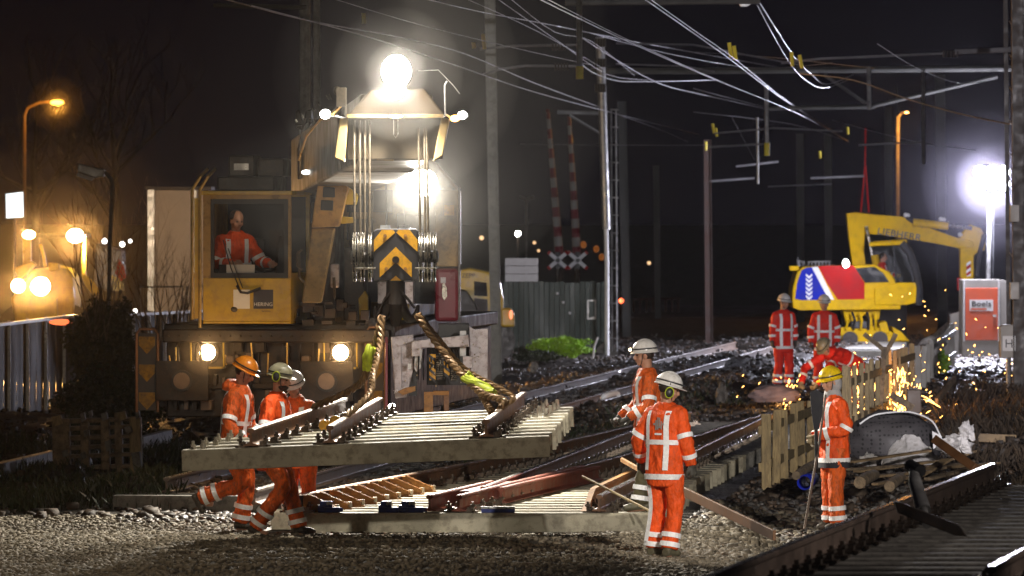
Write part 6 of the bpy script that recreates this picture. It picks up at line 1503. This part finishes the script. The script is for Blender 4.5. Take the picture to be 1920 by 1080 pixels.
px_tube(MB(), [(76,458,Z-.3),(82,480,Z-.3),(85,500,Z-.3)], .035, 8).build('lamp_stalk', M_yellow, lo); px_tube(MB(), [(127,418,Z-.4),(138,472,Z-.4)], .008, 5).build('aerial', M_galv, lo)
mb2 = MB().pxprism([(178,455),(230,470),(232,520),(200,548),(176,530)], 138, 1.0).build('housing', mat('greyish_shell', (.25,.25,.28), .4), T('work_machine', 'grey machine with red and yellow parts behind the bare shrub', 'machine', W(205,600,138)), bevel=.05); wmm = mb2.parent
MB().pxprism([(222,486),(232,500),(236,520),(226,528),(216,512)], 137.8, .2).build('red_guard', M_redp, wmm); MB().pxprism([(208,515),(218,520),(230,532),(232,545),(212,546)], 137.7, .3).build('yellow_frame', M_yellow, wmm)
for x, y, s in ((196,452,.06),(229,458,.06),(244,452,.04),(253,583,.05),(265,590,.05)):
    o = MB().sph(W(x,y,145), s, 10, 8).build('round_light', MATS['lamp_soft']); tag(o, {196:'round light over the grey machine',229:'brighter round light right of the grey post',244:'small round light beside the brighter one',253:'left glint above the grey sheet wall',265:'right glint above the grey sheet wall'}[x], 'light', 'small round lights at left')
# grey sheet wall with posts and caps
def sheetwall(P, Z0, Z1, label):
    t = T('sheet_wall', label, 'wall', W(P[0][0], 700, Z0), 0, 'grey sheet walls at left'); n = 14; mb = MB(); cap = MB()
    for k in range(n):
        f0, f1 = k/n, (k+.93)/n; xa, xb = P[0][0]+(P[1][0]-P[0][0])*f0, P[0][0]+(P[1][0]-P[0][0])*f1; za, zb = Z0+(Z1-Z0)*f0, Z0+(Z1-Z0)*f1
        ya = P[0][1]+(P[1][1]-P[0][1])*f0; yb = P[0][1]+(P[1][1]-P[0][1])*f1; a = W(xa,ya,za); b_ = W(xb,yb,zb); q = Vector((0,.008*(k%2),0))
        mb.add([Vector((a.x,a.y,-.3))+q, Vector((b_.x,b_.y,-.3))+q, b_+q, a+q, Vector((a.x,a.y+.05,-.3))+q, Vector((b_.x,b_.y+.05,-.3))+q, b_+q+Vector((0,.05,0)), a+q+Vector((0,.05,0))], [(0,1,2,3),(7,6,5,4),(3,2,6,7),(0,3,7,4),(1,5,6,2)])
    mb.build('sheets', M_sheet, t); MB().bar(W(P[0][0],P[0][1],Z0)-Vector((0,.02,0)), W(P[1][0],P[1][1],Z1)-Vector((0,.02,0)), .10, .05).build('top_rail', M_galv, t)
    for k in range(5):
        f_ = (k+.4)/5; p = W(P[0][0]+(P[1][0]-P[0][0])*f_, P[0][1]+(P[1][1]-P[0][1])*f_-6, Z0+(Z1-Z0)*f_)-Vector((0,.12,0)); MB().bar(Vector((p.x,p.y,-.2)), p, .05, .04, (0,1,0)).build('post', M_galv, t)
sheetwall([(-30,612),(142,592)], 104, 110, 'left grey sheet wall below the blazing loader'); sheetwall([(240,590),(385,583)], 112, 116, 'right grey sheet wall between the shrub and the crane')
rl = T('site_fence', 'open steel frame fence in front of the pale panel building', 'fence', W(320,590,115)); mb = MB()
for P in ([(262,590),(262,538),(342,537),(343,587)],[(349,586),(350,537),(390,537)]): px_tube(mb, [(x,y,115) for x,y in P], .018, 6)
mb.build('frame', M_galv, rl); mb = MB()
for k in range(26): px_tube(mb, [(264+k*4.9,539,115),(264+k*4.9,587,115)], .004, 4)
mb.build('wires', M_galv, rl); rl.children[-1]['kind'] = 'stuff'
for i, (x, y) in enumerate(((22,690),(115,598))):
    pass
o = MB().sph(W(115,604,103.5), (.20,.03,.05), 12, 8).build('red_tail_light', glow('red_glint', (1,.16,.05), 1.5)); tag(o, 'red light shining through below the top of the left sheet wall', 'tail light')
# shrubs: one evergreen mass, bare twigs
def twigs(label, base, n, h, spread, m=M_oldwood, seed=0):
    t = T('bare_shrub', label, 'shrub', base, 0, 'bare shrubs at left'); mb = MB(); rr = random.Random(seed)
    def grow(p, d, L, r, k):
        q = [p]; 
        for i in range(4): d = (d+Vector((rr.uniform(-.15,.15),rr.uniform(-.15,.15),.03))).normalized(); p = p+d*L/4; q.append(p)
        mb.tube(q, [r,r*.85,r*.7,r*.6,r*.5], 4)
        if k:
            for _ in range(rr.randint(2,3)): s = q[rr.randint(2,4)]; grow(s, (d+Vector((rr.uniform(-.7,.7),rr.uniform(-.5,.5),rr.uniform(-.1,.5)))).normalized(), L*rr.uniform(.45,.75), r*.5, k-1)
    for i in range(n): grow(Vector(base)+Vector((rr.uniform(-.15,.15),rr.uniform(-.1,.1),0)), Vector((rr.uniform(-spread,spread),rr.uniform(-.3,.3),1)).normalized(), h*rr.uniform(.35,.6), .011, 3)
    mb.build('twigs', m, t); return t
es = leaves('evergreen_shrub', W(192,655,96), (.55,.5,.75), 9000, .04, M_grass, 'dark ragged evergreen shrub rising between the sheet walls', 'shrub', shell=.2)
leaves('', W(205,760,95), (.75,.5,.55), 8000, .045, M_grass_g, '', '', parent=es, shell=.2)
twigs('bare twigs rising from the evergreen shrub before the loader', W(185,640,95.5), 12, 2.6, .8, seed=3)
twigs('bare twigs against the pale panel building', W(330,640,113), 14, 1.9, .8, seed=5)
twigs('bare twigs beside the steel column of the pale building', W(285,650,112), 9, 2.6, .4, seed=9)
# kerb of concrete blocks
def kerb(label, P, n):
    t = T('kerb', label, 'kerb', Vector((P[0].x,P[0].y,0)), 0, 'white kerbs on the verge'); 
    for k in range(n):
        a = P[0].lerp(P[1], k/n); b_ = P[0].lerp(P[1], (k+.97)/n); MB().bar(a, b_, .12, .28).build('kerb_block', mat('kerb_white', (.42,.42,.40), .7, dirt=(.12,.11,.09), dirt_amt=.7) if 'kerb_white' not in MATS else MATS['kerb_white'], t, bevel=.01)
kerb('pale kerb at the left edge beside the old track stack', [W(-20,893,80.5), W(100,864,86)], 6); kerb('short pale kerb between the old track stack and the crane', [W(262,838,90), W(316,824,93)], 3)
# stack of old track pieces
st = T('old_track_stack', 'stack of rotten broken timber grids standing on the left verge', 'timber stack', W(180,893,83)); Z = 83
for x0, x1, y0, m in ((97,130,785,M_oldwood),(150,166,790,M_oldwood),(188,204,785,M_oldwood),(214,228,776,M_oldwood),(242,264,782,M_wood)): MB().pxprism([(x0,y0+random.uniform(-3,3)),(x1,y0),(x1+2,892),(x0+2,895)], Z+random.uniform(0,.1), .25).build('upright', m, st, bevel=.02)
for y in (786, 800, 818, 836, 852, 874): MB().pxprism([(110,y+random.uniform(0,4)),(262,y-4),(262,y+3),(110,y+9)], Z+.06+random.uniform(0,.08), .3).build('rung', M_oldwood, st, bevel=.015)
for x, y, w_, h_, m in ((96,782,22,18,M_wood),(150,776,10,16,M_concrete_old),(165,772,8,12,M_concrete_old),(188,776,14,14,M_concrete_old),(218,774,20,16,M_wood),(252,772,10,14,M_concrete_old),(196,828,12,20,M_concrete_old),(156,808,8,12,M_concrete_old),(115,846,14,12,M_concrete_old),(232,802,16,12,M_concrete_old),(246,850,20,40,M_concrete_old),(150,850,12,12,M_concrete_old)):
    MB().pxprism([(x,y),(x+w_*.8,y-3),(x+w_,y+h_*.7),(x+w_*.3,y+h_)], Z-.05, .2).build('broken_block', m, st, bevel=.01)
s2 = T('old_sleeper_stack', 'low dark stack with pale sleeper ends behind the rotten grids', 'sleeper stack', W(165,760,98))
for k in range(8): MB().pxprism([(128+k*9,722+random.uniform(-3,3)),(134+k*9,720),(132+k*9,745),(126+k*9,746)], 98, 1.5).build('sleeper', M_concrete_old, s2, bevel=.01)
MB().pxprism([(95,748),(205,744),(205,775),(95,775)], 97.9, 1.6).build('base', M_oldwood, s2)
o = MB().bar(W(222,932,75.5), W(560,934,75.5), .16, .16).build('timber', M_oldwood, bevel=.01); tag(o, 'long dark timber lying behind the foreground gravel at left', 'timber')
# dark trees behind at left
M_bark = mat('dark_bark', (.03,.024,.018), .8, var=.4)
def tree(px, Z, h, label, seed):
    base = Vector(((px-CX)*Z/F, Z, 0)); t = T('bare_tree', label, 'tree', base, 0, 'dark trees behind'); rr = random.Random(seed); tk = MB(); br = MB()
    limb(tk, [base, base+Vector((.1,0,h*.35)), base+Vector((-.1,0,h*.7))], [.22,.16,.07], 10); tk.build('trunk', M_bark, t)
    def grow(p, d, L, r, k):
        q = [p]
        for i in range(4): d = (d+Vector((rr.uniform(-.2,.2),rr.uniform(-.2,.2),.05))).normalized(); p = p+d*L/4; q.append(p)
        br.tube(q, [r,r*.85,r*.7,r*.55,r*.4], 4)
        if k:
            for _ in range(3): grow(q[rr.randint(2,4)], (d+Vector((rr.uniform(-.9,.9),rr.uniform(-.7,.7),rr.uniform(-.1,.5)))).normalized(), L*rr.uniform(.5,.75), r*.5, k-1)
    for i in range(9): grow(base+Vector((0,0,h*rr.uniform(.3,.68))), Vector((rr.uniform(-1,1),rr.uniform(-.6,.6),rr.uniform(.3,1))).normalized(), h*.3, .07, 3)
    br.build('crown', M_bark, t)
for i, (px, Z, h) in enumerate(((62,235,8.5),(215,240,9))): tree(px, Z, h, ('dim bare tree far behind the street lamp','dim bare tree behind the loader','dim bare tree above the pale building','dim bare tree behind the crane cab')[i], 40+i)

# ================================================================ sparks from the grinding
mb = MB(); rr = random.Random(11)
def spark(px, py, Z, L, a, r=.0048):
    c = W(px, py, Z); d = Vector((math.cos(a), 0, math.sin(a)))*L; mb.tube([c, c+d*.5+Vector((0,0,.006)), c+d], [r*.5, r, r*.4], 5)
for k in range(150):
    x = rr.gauss(1672, 36); y = rr.gauss(765, 32); y = min(800, max(560, y)); 
    if 1525 < x < 1900: spark(x, y, rr.uniform(100,108), rr.uniform(.02,.10), rr.uniform(.3,1.9))
for k in range(60): spark(rr.uniform(1600,1900), rr.uniform(600,760), rr.uniform(104,116), rr.uniform(.015,.05), rr.uniform(0,3))
for k in range(22): spark(rr.uniform(1620,1780), rr.uniform(545,700), 110, rr.uniform(.015,.05), rr.uniform(0,3))
for k in range(60): spark(rr.gauss(1690,12), rr.uniform(700,805), 100, rr.uniform(.03,.13), rr.uniform(1,2))
for k in range(50): spark(rr.gauss(1483,10)+0, rr.gauss(742,16), 106, rr.uniform(.02,.09), rr.uniform(.4,1.6))
for k in range(14): spark(rr.uniform(1380,1500), rr.uniform(690,800), 104, rr.uniform(.02,.05), rr.uniform(0,3))
for k in range(40): spark(rr.gauss(1605,5), rr.uniform(690,800), 103, rr.uniform(.03,.1), rr.uniform(1.2,1.9))
for k in range(46):          # longer arcs thrown out from the cutting point
    x0, y0, v = rr.gauss(1650,14), rr.gauss(765,8), rr.uniform(.25,1.1); a = rr.uniform(.2,2.6); Z = rr.uniform(101,107); c = W(x0,y0,Z); t0 = rr.uniform(.15,.6); pts = []
    for q in range(6):
        tt = t0+q*.035; pts.append(c+Vector((math.cos(a)*v*tt*2.2, 0, math.sin(a)*v*tt*2.2-2.2*tt*tt)))
    mb.tube(pts, [.002,.0035,.004,.0045,.004,.002], 4)
o = mb.build('sparks', E_spark); o['kind'] = 'stuff'; o['label'] = 'orange sparks flying from the cutting work'
# ---------------------------------------------------------------- the lamps' own light, and one spot added beside them
def pt(px, py, Z, power, col, size=.12, name='lamp_light'):
    l = bpy.data.lights.new(name, 'POINT'); l.energy = power; l.color = col; l.shadow_soft_size = size
    o = bpy.data.objects.new(name, l); COL.objects.link(o); o.location = W(px, py, Z); return o
p_ = W(743, 150, 66.93); flood(p_, p_+Vector((-.12,-.30,-1)), 3800, WHITE, 125, .3, .10)
p_ = W(782, 345, 75.0); flood(p_, p_+Vector((.05,-1,-.42)), 4200, WHITE, 120, .5, .10)
pt(743, 134, 66.7, 65, WHITE, .12); pt(1862, 338, 149.5, 900, COLD, .3)
for px_ in (384, 637): pt(px_, 661, 76.2, 12, WARM, .06)
p_ = W(1862, 340, 150); flood(p_, p_+Vector((-.5,-1,-.5)), 6000, COLD, 120, .3, .3); flood(p_, p_+Vector((-.30,1,-.12)), 4500, COLD, 110, .3, .3)
pt(1586, 494, 159.5, 25, COLD, .1)
pt(107, 200, 198.8, 260, (1,.42,.06), .1)
LW = (1,.50,.15)
for x_, y_, e_ in ((76,537,2200),(34,536,1100),(141,442,1900),(54,440,700)): p_ = W(x_, y_, 126.8); flood(p_, p_+Vector((.25,-1,-.05)), e_, LW, 150, .4, .15)
p_ = W(150, 450, 127.5); flood(p_, W(330,540,136), 2200, (1,.74,.48), 75, .6, .15)  # added spot on the loader cab, there to brighten the tall pale building
pt(1699, 216, 198.6, 300, (1,.40,.06), .1)
pt(1684, 760, 103, 90, (1,.42,.10), .3); pt(1484, 735, 106.5, 25, (1,.5,.15), .1)
# floodlights on masts outside the frame, on the camera's side of the work; the left one is added as fill
def flood_mast(x, y, h, aims, label):
    t = T('floodlight_mast', label, 'floodlight', (x, y, 0), 0, 'floodlight masts beside the camera')
    MB().cyl((x,y,0), (x,y,h), .05, 10).build('mast_tube', M_galv, t)
    for i, (aim, power, col, ang, bl, sz) in enumerate(aims):
        c = Vector((x+(i-.5)*.9, y, h)); flood(c, aim, power, col, ang, bl, sz)
        MB().box(c-(Vector(aim)-c).normalized()*.42, (.4,.3,.3)).build('lamp_head', M_black, t)
flood_mast(8.5, 42, 6.5, [((3.2,70,0), 11500, (1,.93,.84), 17, .08, .12), ((4.9,90,0), 9000, (1,.94,.86), 14, .35, .2), ((3.0,47,.9), 850, (1,.88,.80), 90, .5, .2), ((4.6,135,1), 46000, (.98,.94,1), 13, .35, .2)], 'floodlight mast right of the camera')
flood_mast(-9.0, 48, 7.0, [((-2.2,72,.3), 1900, (1,.82,.60), 46, .3, .25)], 'added fill floodlight mast left of the camera')
# drizzle and dust in the air
HZ = MB().span((-75, -4, -2), (75, 420, 16)).build('haze', M_black); HZ['kind'] = 'stuff'; HZ['label'] = 'thin drizzle haze in the night air'
hm = bpy.data.materials.new('haze_air'); hm.use_nodes = True; N = hm.node_tree.nodes; N.remove(N['Principled BSDF'])
pv = N.new('ShaderNodeVolumePrincipled'); pv.inputs['Color'].default_value = (.9,.88,.92,1); pv.inputs['Density'].default_value = .000035; pv.inputs['Anisotropy'].default_value = .92
hm.node_tree.links.new(pv.outputs[0], N['Material Output'].inputs['Volume']); HZ.data.materials.clear(); HZ.data.materials.append(hm)

def lamp_halo(px, py, Z, r, dens, col, label, g=.35):  # added volume sphere that stands in for lens glow around a lamp
    c = W(px, py, Z); o = MB().sph(c, (r, r, r), 32, 20).build('lamp_halo', M_black, smooth=True); o['kind'] = 'stuff'; o['label'] = label
    m = bpy.data.materials.new('halo_air'); m.use_nodes = True; n = m.node_tree.nodes; n.remove(n['Principled BSDF']); v = n.new('ShaderNodeVolumePrincipled')
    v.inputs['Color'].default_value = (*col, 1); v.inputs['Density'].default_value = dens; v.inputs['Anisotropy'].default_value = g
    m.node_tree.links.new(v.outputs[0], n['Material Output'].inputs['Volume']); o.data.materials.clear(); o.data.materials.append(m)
for r_, d_ in ((.33,.055),(.7,.022),(1.3,.008),(2.3,.0022)): lamp_halo(743, 138, 66.7, r_, d_, (1,.96,.90), 'added glow volume around the top lamp of the crane')
for r_, d_ in ((.35,.012),(.7,.006),(1.3,.0025)): lamp_halo(783, 342, 75.2, r_, d_, (1,.97,.92), 'added glow volume around the lower lamp of the crane')
for r_, d_ in ((.9,.006),(1.7,.0028),(2.7,.0008)): lamp_halo(1862, 338, 149.5, r_, d_, (.84,.80,1), 'added glow volume around the floodlight at right')
for x_, y_ in ((76,537),(34,536),(141,442),(54,440)): lamp_halo(x_, y_, 126.6, .55, .012, (1,.9,.75), 'added amber glow volume before a loader lamp')
for r_, d_ in ((1.7,.0012),(2.9,.0007)): lamp_halo(95, 500, 126.3, r_, d_, (1,.9,.75), 'added amber glow volume around the loader')
for x_ in (384, 637): lamp_halo(x_, 661, 76.25, .28, .10, (1,.95,.9), 'added glow volume before a headlight'); lamp_halo(x_, 661, 76.25, .5, .04, (1,.95,.9), 'added glow volume before a headlight')
for r_, d_ in ((.45,.02),(.9,.006)): lamp_halo(107, 195, 198.8, r_, d_, (1,.9,.8), 'added glow volume around the orange street lamp')
